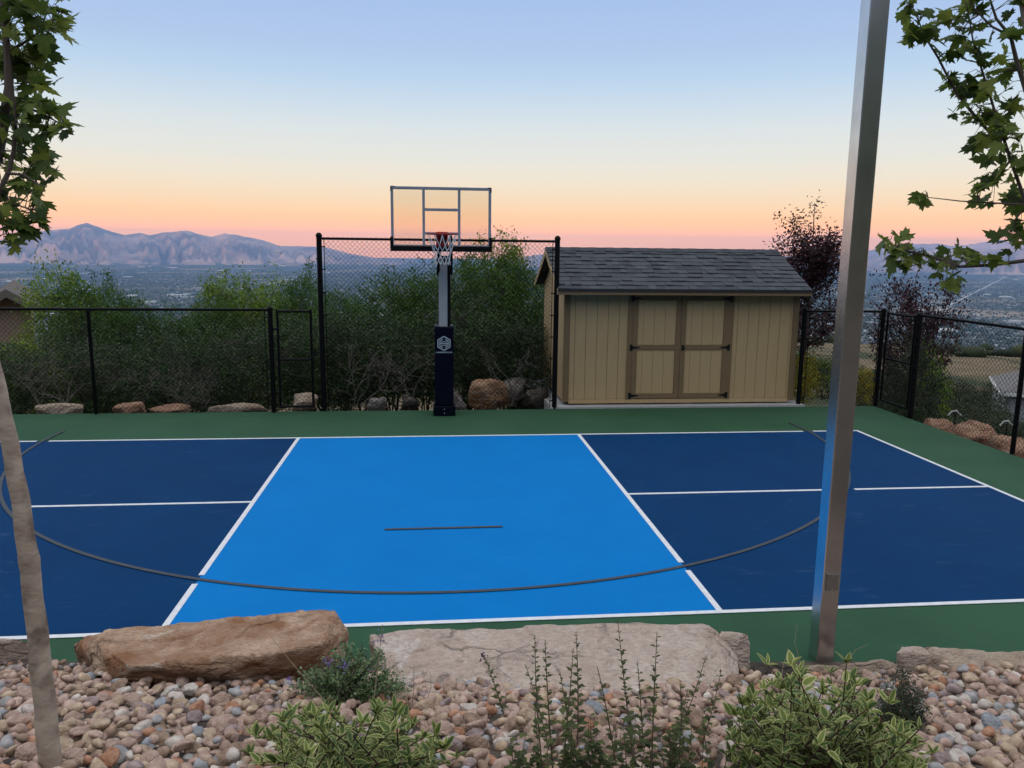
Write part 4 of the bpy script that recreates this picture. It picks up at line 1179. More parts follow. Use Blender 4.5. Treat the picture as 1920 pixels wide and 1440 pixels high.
GR_OAK = 'scrub oaks behind the court fences'
def oak_at(px, topy, Y, wpx, v, yellow=False, label='', rz=0.0):
    c = aty(px, topy, Y); s = (c-CAM)@_F/FPX
    zb_ = terrain_h(c[0], Y)-.05
    hgt = c[2]-zb_
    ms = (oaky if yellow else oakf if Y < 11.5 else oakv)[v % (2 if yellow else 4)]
    place_shrub('scrub_oak', ms, c[0], Y, zb_, wpx*s/2.8, hgt/ms[2], rz, label, 'tree', GR_OAK)
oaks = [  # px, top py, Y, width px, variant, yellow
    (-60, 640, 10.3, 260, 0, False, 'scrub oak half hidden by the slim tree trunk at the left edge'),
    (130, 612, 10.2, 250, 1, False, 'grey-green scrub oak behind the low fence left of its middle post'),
    (300, 622, 10.4, 260, 2, False, 'shaded scrub oak right of the middle post of the low fence'),
    (450, 598, 10.2, 250, 3, False, 'shaded scrub oak behind the low fence next to the gate'),
    (590, 575, 10.5, 240, 0, False, 'shaded scrub oak behind the narrow gate'),
    (700, 575, 10.6, 250, 1, False, 'shaded scrub oak behind the tall fence left of the hoop post'),
    (860, 545, 10.7, 270, 2, False, 'shaded scrub oak directly behind the hoop post'),
    (985, 580, 10.9, 230, 3, False, 'shaded scrub oak behind the tall fence beside the shed'),
    (40, 640, 13.0, 210, 3, True, 'small yellow-green oak in front of the neighbouring house'),
    (118, 486, 14.5, 165, 0, True, 'tall yellow-green oak beside the neighbouring house'),
    (175, 512, 14.0, 140, 1, False, 'bushy oak right of the tall yellow-green oak'),
    (245, 556, 13.6, 120, 2, False, 'low rounded oak left of the gap in the treetops'),
    (310, 574, 14.0, 130, 3, False, 'low oak in the gap between the taller treetops'),
    (400, 560, 13.4, 110, 0, False, 'low oak left of the bright yellow-green oak'),
    (425, 510, 14.6, 150, 1, True, 'bright yellow-green oak left of the tall fence post'),
    (492, 512, 15.0, 150, 0, True, 'yellow-green oak behind the narrow gate'),
    (572, 497, 13.6, 120, 1, False, 'grey-green oak rising left of the tall fence post'),
    (640, 545, 12.6, 150, 2, False, 'oak just inside the tall fence on the left'),
    (740, 506, 13.0, 170, 3, False, 'oak crown left of the basketball net'),
    (800, 490, 13.4, 150, 1, False, 'oak crown right behind the basketball net'),
    (900, 478, 13.2, 170, 0, False, 'large oak crown right of the hoop post'),
    (938, 437, 14.0, 150, 1, True, 'tallest oak, rising behind the right side of the backboard'),
    (985, 492, 13.4, 130, 2, False, 'oak crown between the backboard and the shed roof'),
    (1030, 560, 13.5, 110, 0, False, 'oak beyond the rear corner of the shed'),
]
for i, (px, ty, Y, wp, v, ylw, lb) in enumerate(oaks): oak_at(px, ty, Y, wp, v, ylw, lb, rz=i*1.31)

# bare shrubs between the oaks and the fence
def bare_mesh(name, seed, h, w, n0=4, depth=4, r0=.014, leaves_n=0):
    rg = np.random.default_rng(seed); mb = MB(); ends = []
    def grow(p, d, L, r, k):
        pts = [p]; q = p.copy(); dd = d.copy()
        for i in range(3):
            dd = dd+rg.normal(0, .22, 3); dd /= np.linalg.norm(dd); q = q+dd*L/3; pts.append(q.copy())
        mb.tube(pts, [r, r*.9, r*.8, r*.65], 4, cap=False)
        if k == 0: ends.append(q); return
        for _ in range(rg.integers(2, 4)):
            d2 = dd+rg.normal(0, .55, 3); d2[2] += .12; d2 /= np.linalg.norm(d2); grow(q, d2, L*rg.uniform(.6, .85), r*.62, k-1)
        if rg.random() < .6:
            d2 = d+rg.normal(0, .8, 3); d2 /= np.linalg.norm(d2); grow(pts[1], d2, L*.5, r*.5, max(0, k-2))
    for k in range(n0):
        a = rg.uniform(0, 6.28); d = np.array([math.cos(a)*.35*w, math.sin(a)*.35*w, 1.0]); d /= np.linalg.norm(d)
        grow(np.array([rg.normal(0, .04), rg.normal(0, .04), 0]), d, h*.36, r0*rg.uniform(.7, 1.2), depth)
    return mb, np.array(ends)
bare = []
for k in range(4):
    mb, _ = bare_mesh('bare_shrub', 70+k, 1.3, 1.2, n0=3+k % 2, depth=4)
    bare.append(mesh_np('bare_shrub', np.array(mb.V), mb.F, TWIG, True))
def bare_at(px, py, Y, s, k, label):
    c = aty(px, py, Y)
    o = bpy.data.objects.new('bare_shrub', bare[k]); C.objects.link(o); o.location = (c[0], Y, -.06); o.scale = (s, s, s); o.rotation_euler = (0, 0, px*.37)
    tag(o, label, 'shrub', 'bare grey shrubs behind the fences')
bare_at(958, 740, 8.75, 1.05, 0, 'bare grey shrub with tangled twigs above the big rust boulder')
bare_at(345, 760, 8.75, .75, 1, 'bare pale shrub behind the low fence between its middle post and the gate')
bare_at(385, 760, 8.9, .62, 3, 'small bare shrub nearest to the gate behind the low fence')
bare_at(75, 760, 8.9, .9, 2, 'bare shrub behind the low fence next to the slim tree trunk')
bare_at(120, 760, 9.2, 1.0, 3, 'bare shrub just left of the middle post of the low fence')
bare_at(670, 760, 8.8, .95, 1, 'bare leaning shrub behind the tall fence near the gate')
bare_at(770, 750, 8.9, 1.0, 2, 'bare shrub behind the tall fence just left of the hoop post')
bare_at(265, 760, 9.0, .7, 0, 'bare shrub just right of the middle post of the low fence')

# plum trees
def tree_skel(seed, h, w, trunk_h, r0, n_limb):
    rg = np.random.default_rng(seed); mb = MB(); tips = []
    tp = [np.array([0, 0, 0]), np.array([.02, .01, trunk_h*.5]), np.array([0, 0, trunk_h]), np.array([.05, 0, h*.6]), np.array([.02, .03, h*.97])]
    mb.tube(tp, [r0, r0*.85, r0*.75, r0*.45, r0*.12], 7)
    tips += [tp[-1]*q+tp[-2]*(1-q) for q in np.linspace(0, 1.0, 9)]+[tp[-2]*q+tp[-3]*(1-q) for q in np.linspace(0.3, 1.0, 5)]
    for k in range(n_limb):
        t = rg.uniform(0, 1); z0 = trunk_h*.8+(h*.75-trunk_h*.8)*t
        a = k*2.4+rg.uniform(-.4, .4); L = w/2*(1-.55*t)*rg.uniform(.75, 1.1)
        s = np.array([0, 0, z0]); e = np.array([math.cos(a)*L, math.sin(a)*L, z0+L*rg.uniform(.7, 1.4)]); e[2] = min(e[2], h*.98)
        m = (s+e)/2+np.array([math.cos(a)*L*.12, math.sin(a)*L*.12, -.05])
        mb.tube([s, m, e], [r0*.35, r0*.25, r0*.1], 4)
        for q in np.linspace(.3, 1, 5): 
            p = s*(1-q)**2+2*m*q*(1-q)+e*q*q; tips.append(p)
            for _ in range(2):
                b = p+rg.normal(0, .14, 3)*np.array([1, 1, .8])+np.array([0, 0, .08]); mb.tube([p, b], [r0*.12, r0*.06], 3, cap=False); tips.append(b)
    return mb, np.array(tips)
def tree_meshes(name, seed, h, w, trunk_h, r0, n_limb, lpt, lsize, spread, lmat, bmat):
    mb, tips = tree_skel(seed, h, w, trunk_h, r0, n_limb); rg = np.random.default_rng(seed+1)
    P = np.concatenate([t+rg.normal(0, spread, (lpt, 3)) for t in tips])
    V, F = leaves(rg, P, lsize, up_bias=.3, wid=.5)
    rnd = np.repeat(rg.uniform(0, 1, len(P)), 4)
    return mesh_np(name+'_crown', V, F, lmat, rnd=rnd), mesh_np(name+'_trunk', np.array(mb.V), mb.F, bmat, True), h
pl = tree_meshes('plum', 81, 4.4, 2.0, 1.4, .05, 34, 22, .072, .10, PLUM, BARK)
c = aty(1530, 368, 9.9); place_shrub('plum_tree', pl, c[0], 9.9, -.3, 1.0, (c[2]+.3)/4.4, .6, 'purple-leaved plum tree rising beside the shed behind the steel post', 'tree', crown='crown')
pl2 = tree_meshes('plum_low', 82, 3.6, 2.3, 1.2, .05, 24, 16, .072, .09, PLUM, BARK)
c = aty(1722, 504, 11.2); zt = terrain_h(c[0], 11.2); place_shrub('plum_tree', pl2, c[0], 11.2, zt, 1.0, (c[2]-zt)/3.6, 2.0, 'smaller purple-leaved tree outside the corner gate', 'tree', crown='crown')
# shrubs in the corner behind the fence
gold = shrub_meshes('golden_shrub', 90, 1.0, 1.0, 170, 18, .050, GOLD, BARK, spread=.07, stems=5, stem_r=.012)
green = shrub_meshes('green_shrub', 91, 1.2, 1.2, 150, 16, .05, OAKY, BARK, spread=.09, stems=5, stem_r=.012)
conif = shrub_meshes('dense_shrub', 92, 1.6, 2.0, 330, 20, .055, CONIF, BARK, spread=.10, stems=4, stem_r=.03, top_noise=.2, round_=1.6, low=.05)
def shrub_px(name, ms, px, topy, Y, wpx, base_w, label, zb_=None, rz=0.0):
    c = aty(px, topy, Y); s = (c-CAM)@_F/FPX; zb_ = terrain_h(c[0], Y) if zb_ is None else zb_
    place_shrub(name, ms, c[0], Y, zb_, wpx*s/base_w, (c[2]-zb_)/ms[2], rz, label, 'shrub', 'shrubs in the corner outside the fence', 'foliage', 'stems')
shrub_px('golden_shrub', gold, 1514, 662, 8.75, 50, 1.0, 'golden yellow shrub beside the shed corner', -.15)
shrub_px('golden_shrub', gold, 1622, 688, 8.9, 44, 1.0, 'golden green shrub right of the steel post', -.15, 1.2)
shrub_px('green_shrub', green, 1555, 668, 9.8, 90, 1.2, 'loose green shrub behind the steel post', -.2)
shrub_px('green_shrub', green, 1500, 650, 10.8, 70, 1.2, 'green shrub behind the golden shrub at the shed corner', -.3, 2.0)
shrub_px('dense_shrub', conif, 1712, 628, 9.6, 120, 1.6, 'dense dark green shrub behind the corner gate', None, .4)
shrub_px('green_shrub', green, 1745, 655, 10.2, 80, 1.2, 'lighter green shrub right of the dense dark shrub', None, .9)

# hillside scrub below: individual oaks one can tell apart
hill = [(1700, 725, 32), (1755, 735, 34), (1800, 715, 58), (1840, 722, 62), (1775, 705, 66), (1735, 712, 60), (1880, 712, 78), (1905, 700, 84), (1820, 778, 27), (1868, 780, 26), (1905, 790, 25), (1785, 782, 25), (1650, 690, 70), (1600, 680, 80), (1550, 672, 85), (1850, 760, 40), (1915, 745, 95)]
hl = ['behind the corner gate', 'right of the dense dark shrub', 'left of the lower house', 'touching the roof corner of the lower house', 'below the dry grass', 'below the dry grass behind the gate', 'behind the roof of the lower house', 'behind the lower house at the right edge', 'above the largest salmon boulder', 'in front of the lower house', 'at the right edge above the salmon boulders', 'left of the salmon boulders', 'on the slope right of the steel post', 'on the slope behind the steel post', 'on the slope beside the shed', 'beside the wall of the lower house', 'far behind the lower house']
for i, ((px, ty, D), lb) in enumerate(zip(hill, hl)):
    p = CAM+ray(px, ty)*D
    # stand it on the slope: walk along the ground direction to the terrain
    zt = terrain_h(p[0], p[1]); hgt = max(1.6, min(5.8, p[2]-zt))
    place_shrub('hillside_oak', oakd[i % 2], p[0], p[1], zt-.1, hgt/3.0*1.1, hgt/3.0, i*.9, 'dark hillside oak '+lb, 'tree', 'oaks on the slope below the court')
def scrub_stuff():
    rg = np.random.default_rng(17)
    v1, f1 = ico(1)
    VV, FF, off = [], [], 0; rr_ = []
    for k in range(2600):
        az = R_(rg.uniform(6, 46)); r = math.exp(rg.uniform(math.log(55), math.log(1500)))
        x, y = CX+r*math.sin(az), CY+r*math.cos(az)
        nse = fbm((x/45, y/45, 9), 3)
        if 105 < r < 290 and nse < .12: continue
        if nse < -.05: continue
        s = rg.uniform(.9, 2.6)*(1+r/700)
        v = v1*rg.uniform(.7, 1.25, (len(v1), 1))*np.array([s*1.3, s*1.3, s])+np.array([x, y, terrain_h(x, y)+s*.25])
        VV.append(v); FF.append(f1+off); off += len(v); rr_.append(np.full(len(v), rg.uniform(0, 1)))
    me = mesh_np('hillside_scrub', np.concatenate(VV), np.concatenate(FF), OAKD, rnd=np.concatenate(rr_))
    tag(link('hillside_scrub', me), 'dark low scrub dotting the dry hillside beyond the side fence', 'scrub', kind='stuff')
scrub_stuff()

# ------------------------------------------------------------------ neighbouring houses
STUC = mat('tan_stucco', (.30, .215, .165), (.33, .24, .185), scale=3, rough=.9, bump=.2)
ROOFB = mat('brown_grey_roofing', (.10, .088, .080), (.14, .122, .11), scale=9, rough=.9, bump=.3)
FASC = mat('taupe_fascia', (.16, .135, .12), rough=.7)
def left_house():
    hy = 22.0
    ap = aty(15, 543, hy); er = aty(64, 572, hy)
    xr = aty(58, 600, hy)[0]; xa = ap[0]; half = xr-xa
    over = er[0]-xr; sl_ = (ap[2]-er[2])/(er[0]-xa)
    h = empty('house', (xr, hy, -5), 'tan stucco house with a brown gabled roof at the left edge', 'house')
    z0 = -5.0
    mb = MB(); mb.prism([(xa-half, z0), (xr, z0), (xr, ap[2]-sl_*half-.12), (xa, ap[2]-.12), (xa-half, ap[2]-sl_*half-.12)], 'y', hy+.4, hy+9); mb.build('wall', STUC, h)
    mb = MB()
    for s in (-1, 1):
        e = half+max(over, .35)
        mb.prism([(xa, ap[2]), (xa+s*e, ap[2]-sl_*e), (xa+s*e, ap[2]-sl_*e-.10), (xa, ap[2]-.10)][::s], 'y', hy, hy+9.4)
    rf = mb.build('roof', ROOFB, h)
    for s in (-1, 1):
        e = half+max(over, .35)
        mb = MB(); mb.prism([(xa, ap[2]+.03), (xa+s*(e+.02), ap[2]-sl_*e+.03), (xa+s*(e+.02), ap[2]-sl_*e-.24), (xa, ap[2]-.24)][::s], 'y', hy-.05, hy-.003); mb.build('fascia', FASC, rf)
    # higher wing behind, hipped, with a solar panel
    pk = aty(30, 522, hy+5)
    w2 = 3.6
    mb = MB(); y0, y1 = hy+2.2, hy+8
    bz = pk[2]-1.7
    mb.add([(pk[0]-w2*2.2, y0, bz), (pk[0]+w2*.30, y0, bz), (pk[0]+w2*.30, y1, bz), (pk[0]-w2*2.2, y1, bz), (pk[0]-w2*1.2, hy+5, pk[2]-.05), (pk[0], hy+5, pk[2])], [(0, 1, 5, 4), (1, 2, 5), (2, 3, 4, 5), (3, 0, 4), (3, 2, 1, 0)])
    r2 = mb.build('upper_roof', ROOFB, h)
    mb = MB(); mb.box(pk[0]-w2*2.1, pk[0]+w2*.2, y0+.4, y1-.4, z0, bz-.003); mb.build('upper_wall', STUC, h)
    a = np.array([pk[0]-w2*1.25, y0+.5, bz+(pk[2]-bz)*.20]); 
    sv_ = np.array([0, hy+5-y0, pk[2]-bz]); sv_ /= np.linalg.norm(sv_); nv = np.array([0, -sv_[2], sv_[1]])
    for q in range(3):
        o_ = a+np.array([q*1.05, 0, 0])+nv*.08
        mb = MB(); P4 = [o_, o_+np.array([1.0, 0, 0]), o_+np.array([1.0, 0, 0])+sv_*1.7, o_+sv_*1.7]
        mb.add([*P4, *[p+nv*.05 for p in P4]], [(3, 2, 1, 0), (4, 5, 6, 7), (0, 1, 5, 4), (1, 2, 6, 5), (2, 3, 7, 6), (3, 0, 4, 7)])
        mb.build('solar_panel', mat('solar_glass', (.01, .012, .03), rough=.15, spec=.6), r2)
left_house()
bpy.data.objects['house'].rotation_euler = (0, 0, R_(25))
def right_house():
    D = 68.0
    p = CAM+ray(1868, 790)*D                       # near ground corner of the house
    zt = terrain_h(p[0], p[1]); 
    ec = CAM+ray(1876, 737)*D                      # eave corner nearest to us
    ez = ec[2]; x0, y0 = ec[0], ec[1]
    WG = mat('blue_grey_house_siding', (.30, .31, .34), (.34, .35, .38), scale=2, rough=.8)
    WT = mat('white_house_trim', (.75, .75, .74), rough=.6)
    RG = mat('grey_house_roofing', (.15, .145, .14), (.19, .18, .175), scale=3, rough=.9)
    GL = mat('pale_window_glass', (.20, .26, .30), rough=.1, spec=.8)
    h = empty('house', (x0, y0, zt), 'grey house with white trimmed windows down the slope at the right edge', 'house')
    # axes: u along the face seen to the right, v along the receding left face
    rt = np.array([math.cos(R_(38)), -math.sin(R_(38)), 0]); fw = np.array([math.sin(R_(38)), math.cos(R_(38)), 0])
    u = rt*math.cos(R_(5))+fw*math.sin(R_(5)); u /= np.linalg.norm(u); v = np.array([-u[1], u[0], 0])
    o0 = np.array([x0, y0, 0]); LU, LV = 16.0, 11.0
    def Pt(a, b, z): return o0+u*a+v*b+np.array([0, 0, z])
    def slab(a0, a1, b0, b1, z0, z1):
        return [Pt(a0, b0, z0), Pt(a1, b0, z0), Pt(a1, b1, z0), Pt(a0, b1, z0), Pt(a0, b0, z1), Pt(a1, b0, z1), Pt(a1, b1, z1), Pt(a0, b1, z1)]
    BF = [(3, 2, 1, 0), (4, 5, 6, 7), (0, 1, 5, 4), (1, 2, 6, 5), (2, 3, 7, 6), (3, 0, 4, 7)]
    mb = MB(); mb.add(slab(.4, LU-.4, .4, LV-.4, zt-2, ez-.15), BF); w = mb.build('wall', WG, h)
    rise = 2.6
    mb = MB(); vv = [Pt(0, 0, ez), Pt(LU, 0, ez), Pt(LU, LV, ez), Pt(0, LV, ez), Pt(LV/2, LV/2, ez+rise), Pt(LU-LV/2, LV/2, ez+rise)]
    mb.add(vv, [(0, 1, 5, 4), (1, 2, 5), (2, 3, 4, 5), (3, 0, 4), (3, 2, 1, 0)]); rf = mb.build('roof', RG, h)
    for a0, a1, b0, b1 in ((-.05, LU, -.08, -.005), (-.08, -.005, -.004, LV)):
        mb = MB(); mb.add(slab(a0, a1, b0, b1, ez-.22, ez+.03), BF); mb.build('eave_trim', WT, rf)
    def win(face, a0, a1, z0, z1):
        q = (lambda s0, s1, d0, d1, za, zb: slab(s0, s1, .4-d1, .4-d0, za, zb)) if face == 'u' else (lambda s0, s1, d0, d1, za, zb: slab(.4-d1, .4-d0, s0, s1, za, zb))
        mb = MB(); mb.add(q(a0, a1, .002, .05, z0, z1), BF); wi = mb.build('window', GL, h)
        mb = MB(); t = .14
        for s in ((a0-t, a0, .003, .10, z0-t, z1+t), (a1, a1+t, .003, .10, z0-t, z1+t), (a0, a1, .003, .10, z1, z1+t), (a0, a1, .003, .10, z0-t, z0), ((a0+a1)/2-.05, (a0+a1)/2+.05, .051, .09, z0, z1)): mb.add(q(*s), BF)
        mb.build('window_frame', WT, wi)
    win('u', 3.2, 5.2, ez-3.1, ez-.9); win('u', 6.4, 8.6, ez-3.1, ez-.9)
    win('v', 1.4, 3.4, ez-2.2, ez-.7); win('v', 5.0, 7.0, ez-2.4, ez-.9); win('v', 8.8, 10.8, ez-2.4, ez-.9); win('v', 1.6, 4.2, ez-5.0, ez-3.4)
    mb = MB(); mb.add(slab(.28, .42, .28, .42, zt-2, ez-.16), BF); mb.build('corner_trim', WT, h)
right_house()
# two small path lights on the slope
for px, py, lb in ((1792, 770, 'hooked path light on the slope above the largest salmon boulder'), (1889, 789, 'hooked path light on the slope near the nearest side post')):
    p = atd(px, py, 16.5); zt = terrain_h(p[0], p[1])-.1
    t = empty('path_light', (p[0], p[1], zt), lb, 'path light', 'path lights on the slope')
    mb = MB(); mb.tube([(p[0], p[1], zt), (p[0], p[1], p[2]-.05)], .012, 6); mb.build('stake', BLK, t)
    mb = MB(); mb.tube([(p[0]-.16, p[1], p[2]-.10), (p[0]-.08, p[1], p[2]-.01), (p[0]+.02, p[1], p[2]), (p[0]+.13, p[1], p[2]-.10)], .014, 6); mb.build('hood', mat('white_house_trim', (.75, .75, .74)), t)

# ------------------------------------------------------------------ maples near the camera
HALF = [(0, 0), (.10, .02), (.30, -.06), (.27, .06), (.44, .10), (.36, .20), (.50, .38), (.30, .34), (.20, .38), (.26, .54), (.20, .56), (.22, .70), (.10, .66), (0, .98)]
def maple_leaf(seed):
    rg = np.random.default_rng(seed)
    R2 = [(x, y) for x, y in HALF]; L2 = [(-x, y) for x, y in HALF[1:-1]][::-1]
    out = np.array(R2+L2)
    out = out*(1+rg.normal(0, .05, out.shape))
    cen = np.array([[0, .30]])
    P = np.concatenate([out, cen]); n = len(out)
    z = -.35*P[:, 0]**2*rg.uniform(.2, 2)-.22*np.maximum(P[:, 1]-.3, 0)**2*rg.uniform(0, 2)+.10*np.abs(P[:, 0])*rg.uniform(0, 1.6)+rg.normal(0, .012, len(P))
    V = np.column_stack([P, z]); F = np.array([(i, (i+1) % n, n) for i in range(n)])
    # petiole
    return V-np.array([0, 0, 0]), F
ML = [maple_leaf(i) for i in range(6)]
MAPM = leafmat('maple_leaves', [(.050, .090, .018), (.10, .155, .028), (.16, .225, .038), (.25, .30, .055)], trans=.45, rough=.5)
MBARK = mat('smooth_tan_bark', (.29, .22, .165), (.46, .375, .295), scale=7, rough=.88, bump=.6, bscale=22, stretch=(1, 1, 1.6), dist=.012, c3=(.17, .125, .09), s3=9.0)
MTWIG = mat('maple_twig_bark', (.075, .055, .045), (.12, .095, .08), scale=12, rough=.85)
def maple(name, label, trunk_pts, trunk_r, branches, clusters, extra, seed, base):
    t = empty(name, base, label, 'tree', 'maples in the planting bed')
    mb = MB(); mb.tube(trunk_pts, trunk_r, 14); mb.build('trunk', MBARK, t, True)
    for pts, r in branches:
        mb = MB(); mb.tube(pts, [r*(1-.7*i/(len(pts)-1)) for i in range(len(pts))], 6); mb.build('branch', MTWIG, t, True)
    rg = np.random.default_rng(seed)
    P, S = [], []
    for c, rad, k in clusters:
        for _ in range(k):
            d = rg.normal(size=3); d /= np.linalg.norm(d); P.append(np.array(c)+d*rad*rg.uniform(.2, 1)**.6)
    ins = list(range(len(P)))
    for c, rad, k in extra:
        for _ in range(k):
            d = rg.normal(size=3); d /= np.linalg.norm(d); P.append(np.array(c)+d*rad*rg.uniform(.2, 1)**.6)
    P = np.array(P)
    meshes_ = {}
    # twigs to leaves
    VV, FF, RR, off = [], [], [], 0
    crown = None
    nvis = 0
    items = []
    for i, p in enumerate(P):
        nr = rg.normal(0, .55, 3)+np.array([0, -.25, .8]); nr /= np.linalg.norm(nr)
        ax = rg.normal(0, .8, 3)+np.array([0, 0, -.5]); ax -= nr*ax.dot(nr); ax /= np.linalg.norm(ax)
        sd_ = np.cross(ax, nr)
        s = rg.uniform(.058, .105); M3 = np.stack([sd_, ax, nr], 1)
        items.append((p, M3, s, int(rg.integers(0, 6)), int(rg.integers(0, 8)), rg.uniform(0, 1)))
    vis = []
    for i in range(len(P)):
        px, py, dz = project(P[i])
        if -20 < px < 1940 and -20 < py < 1440 and dz > 0: vis.append(i)
    vis = set(vis[:300])
    for i, (p, M3, s, k, q, rn) in enumerate(items):
        if i in vis: continue
        V, F = ML[k]; VV.append((V*s)@M3.T+p); FF.append(F+off); off += len(V); RR.append(np.full(len(V), rn))
    if VV:
        me = mesh_np('foliage', np.concatenate(VV), np.concatenate(FF), MAPM, rnd=np.concatenate(RR))
        crown = link('foliage', me, t); crown['kind'] = 'stuff'
    for i in vis:
        p, M3, s, k, q, rn = items[i]
        if (k, q) not in meshes_:
            V, F = ML[k]; meshes_[(k, q)] = mesh_np('leaf', V, F, MAPM, rnd=np.full(len(V), q/7.0))
        o = link('leaf', meshes_[(k, q)], t, p)
        o.rotation_mode = 'QUATERNION'
        o.rotation_quaternion = Matrix([list(r) for r in M3]).to_quaternion(); o.scale = (s, s, s)
    # hair-thin leaf stalks
    st = MB()
    bp_ = [np.array(q) for pts, r in branches for q in pts]
    dens = []
    for pts, r in branches:
        for a, b in zip(pts[:-1], pts[1:]):
            for q in np.linspace(0, 1, 5): dens.append(np.array(a)*(1-q)+np.array(b)*q)
    dens = np.array(dens)
    for i in ins:
        p = P[i]; j = np.argmin(np.linalg.norm(dens-p, axis=1)); s = dens[j]
        if np.linalg.norm(s-p) < .6: st.tube([s, (s+p)/2+np.array([0, 0, .02]), p], [.0022, .0016, .001], 3, cap=False)
    if st.V: st.build('stalks', MTWIG, t, kind='stuff')
    return t
DL = 3.25
def dl(px, py, d=0.0): return tuple(atd(px, py, DL+d))
tb = bp(97, 1448, -.10)
DL0 = (np.array(tb)-CAM)@_F
trunk_px = [(97, 1450), (88, 1360), (78, 1260), (66, 1150), (54, 1050), (40, 950), (24, 860), (6, 770), (-12, 690), (-30, 600), (-40, 500), (-32, 400), (-8, 300)]
tp = [tuple(tb)]+[tuple(atd(px, py, DL0)) for px, py in trunk_px[1:]]
_t = np.linspace(0, len(tp)-1, 64); _a = np.array(tp)
tp = [tuple(np.interp(q, range(len(_a)), _a[:, k])+(.0022*math.sin(q*5.1+k*2) if k < 2 else 0) for k in range(3)) for q in _t]
tr = [np.interp(q, [0, 6, 12], [20.5, 15.0, 10.0])*DL0/FPX*(1+.012*math.sin(q*7.3)+.012*math.sin(q*17.1+1)+.14*math.exp(-((q-4.05)/.10)**2)+.07*math.exp(-((q-2.2)/.08)**2)) for q in _t]
lb_ = [([tuple(atd(px, py, DL0)) for px, py in ((-8, 300), (8, 225), (17, 165), (14, 100), (6, 30), (0, -60))], .022),
       ([tuple(atd(px, py, DL0-.05)) for px, py in ((-30, 420), (15, 325), (25, 285), (30, 230), (25, 170))], .011),
       ([tuple(atd(px, py, DL0-.1)) for px, py in ((15, 325), (45, 328), (70, 345), (85, 350))], .006),
       ([tuple(atd(px, py, DL0+.1)) for px, py in ((14, 100), (60, 70), (95, 45), (112, 22))], .006),
       ([tuple(atd(px, py, DL0)) for px, py in ((25, 200), (60, 205), (95, 222), (120, 235))], .006),
       ([tuple(atd(px, py, DL0)) for px, py in ((-30, 420), (10, 390), (35, 385), (60, 395))], .006),
       ([tuple(atd(px, py, DL0)) for px, py in ((-40, 480), (0, 430), (20, 420))], .006)]
def cl(lst, D): return [(tuple(atd(px, py, D+random.uniform(-.12, .12))), r*D/FPX, n) for px, py, r, n in lst]
lcl = cl([(45, 25, 48, 22), (85, 40, 38, 16), (25, 80, 42, 14), (100, 25, 22, 5), (75, 75, 25, 7), (38, 125, 38, 14), (62, 110, 20, 5), (45, 165, 28, 9), (68, 160, 12, 2), (35, 200, 36, 12), (75, 205, 30, 8), (110, 215, 18, 4), (118, 238, 12, 3), (60, 235, 34, 10), (25, 250, 25, 7), (15, 300, 18, 4), (75, 280, 14, 3), (85, 300, 14, 4), (65, 320, 22, 6), (95, 345, 12, 3), (30, 350, 34, 11), (60, 365, 26, 7), (12, 400, 34, 10), (45, 405, 26, 7), (68, 415, 12, 4), (15, 440, 22, 6), (33, 455, 7, 2), (5, 120, 20, 6), (-5, 360, 25, 6)], DL0)
lex = [(tuple(atd(-140, y, DL0)), .45, 60) for y in (-250, -80, 60, 220)]+[(tuple(atd(40, -160, DL0)), .3, 60)]
maple('maple_tree', 'slim young maple with a leaning tan trunk at the left edge', tp, tr, lb_, lcl, lex, 31, (tb[0], tb[1], bed_z(tb[0], tb[1])))
# right maple: trunk stands just outside the frame
DR = 3.5
rb = np.array(atd(2090, 1250, DR)); rb[2] = bed_z(rb[0], rb[1])-.1
rtp = [tuple(rb)]+[tuple(atd(px, py, DR)) for px, py in ((2085, 1000), (2075, 760), (2050, 560), (2010, 380), (1975, 220), (1930, 60), (1900, -120))]
rbr = [([tuple(atd(px, py, DR)) for px, py in ((2040, 520), (1985, 475), (1920, 489), (1860, 497), (1800, 500), (1745, 480), (1690, 468), (1655, 464))], .012),
       ([tuple(atd(px, py, DR-.1)) for px, py in ((2010, 400), (1930, 384), (1870, 381), (1800, 377), (1740, 370))], .006),
       ([tuple(atd(px, py, DR)) for px, py in ((1990, 290), (1930, 190), (1905, 110), (1895, 68), (1868, 35), (1850, -20))], .013),
       ([tuple(atd(px, py, DR-.05)) for px, py in ((2010, 440), (1925, 385), (1895, 300), (1872, 230), (1850, 160), (1825, 80), (1815, 20))], .009),
       ([tuple(atd(px, py, DR+.05)) for px, py in ((1895, 290), (1830, 220), (1790, 170), (1760, 110), (1735, 70), (1712, 15))], .008),
       ([tuple(atd(px, py, DR)) for px, py in ((1895, 68), (1860, 50), (1830, 20), (1805, -20))], .006),
       ([tuple(atd(px, py, DR+.1)) for px, py in ((1872, 230), (1830, 225), (1805, 235))], .004),
       ([tuple(atd(px, py, DR)) for px, py in ((1895, 300), (1865, 340), (1835, 360))], .005),
       ([tuple(atd(px, py, DR)) for px, py in ((1925, 385), (1905, 410), (1895, 440))], .005)]
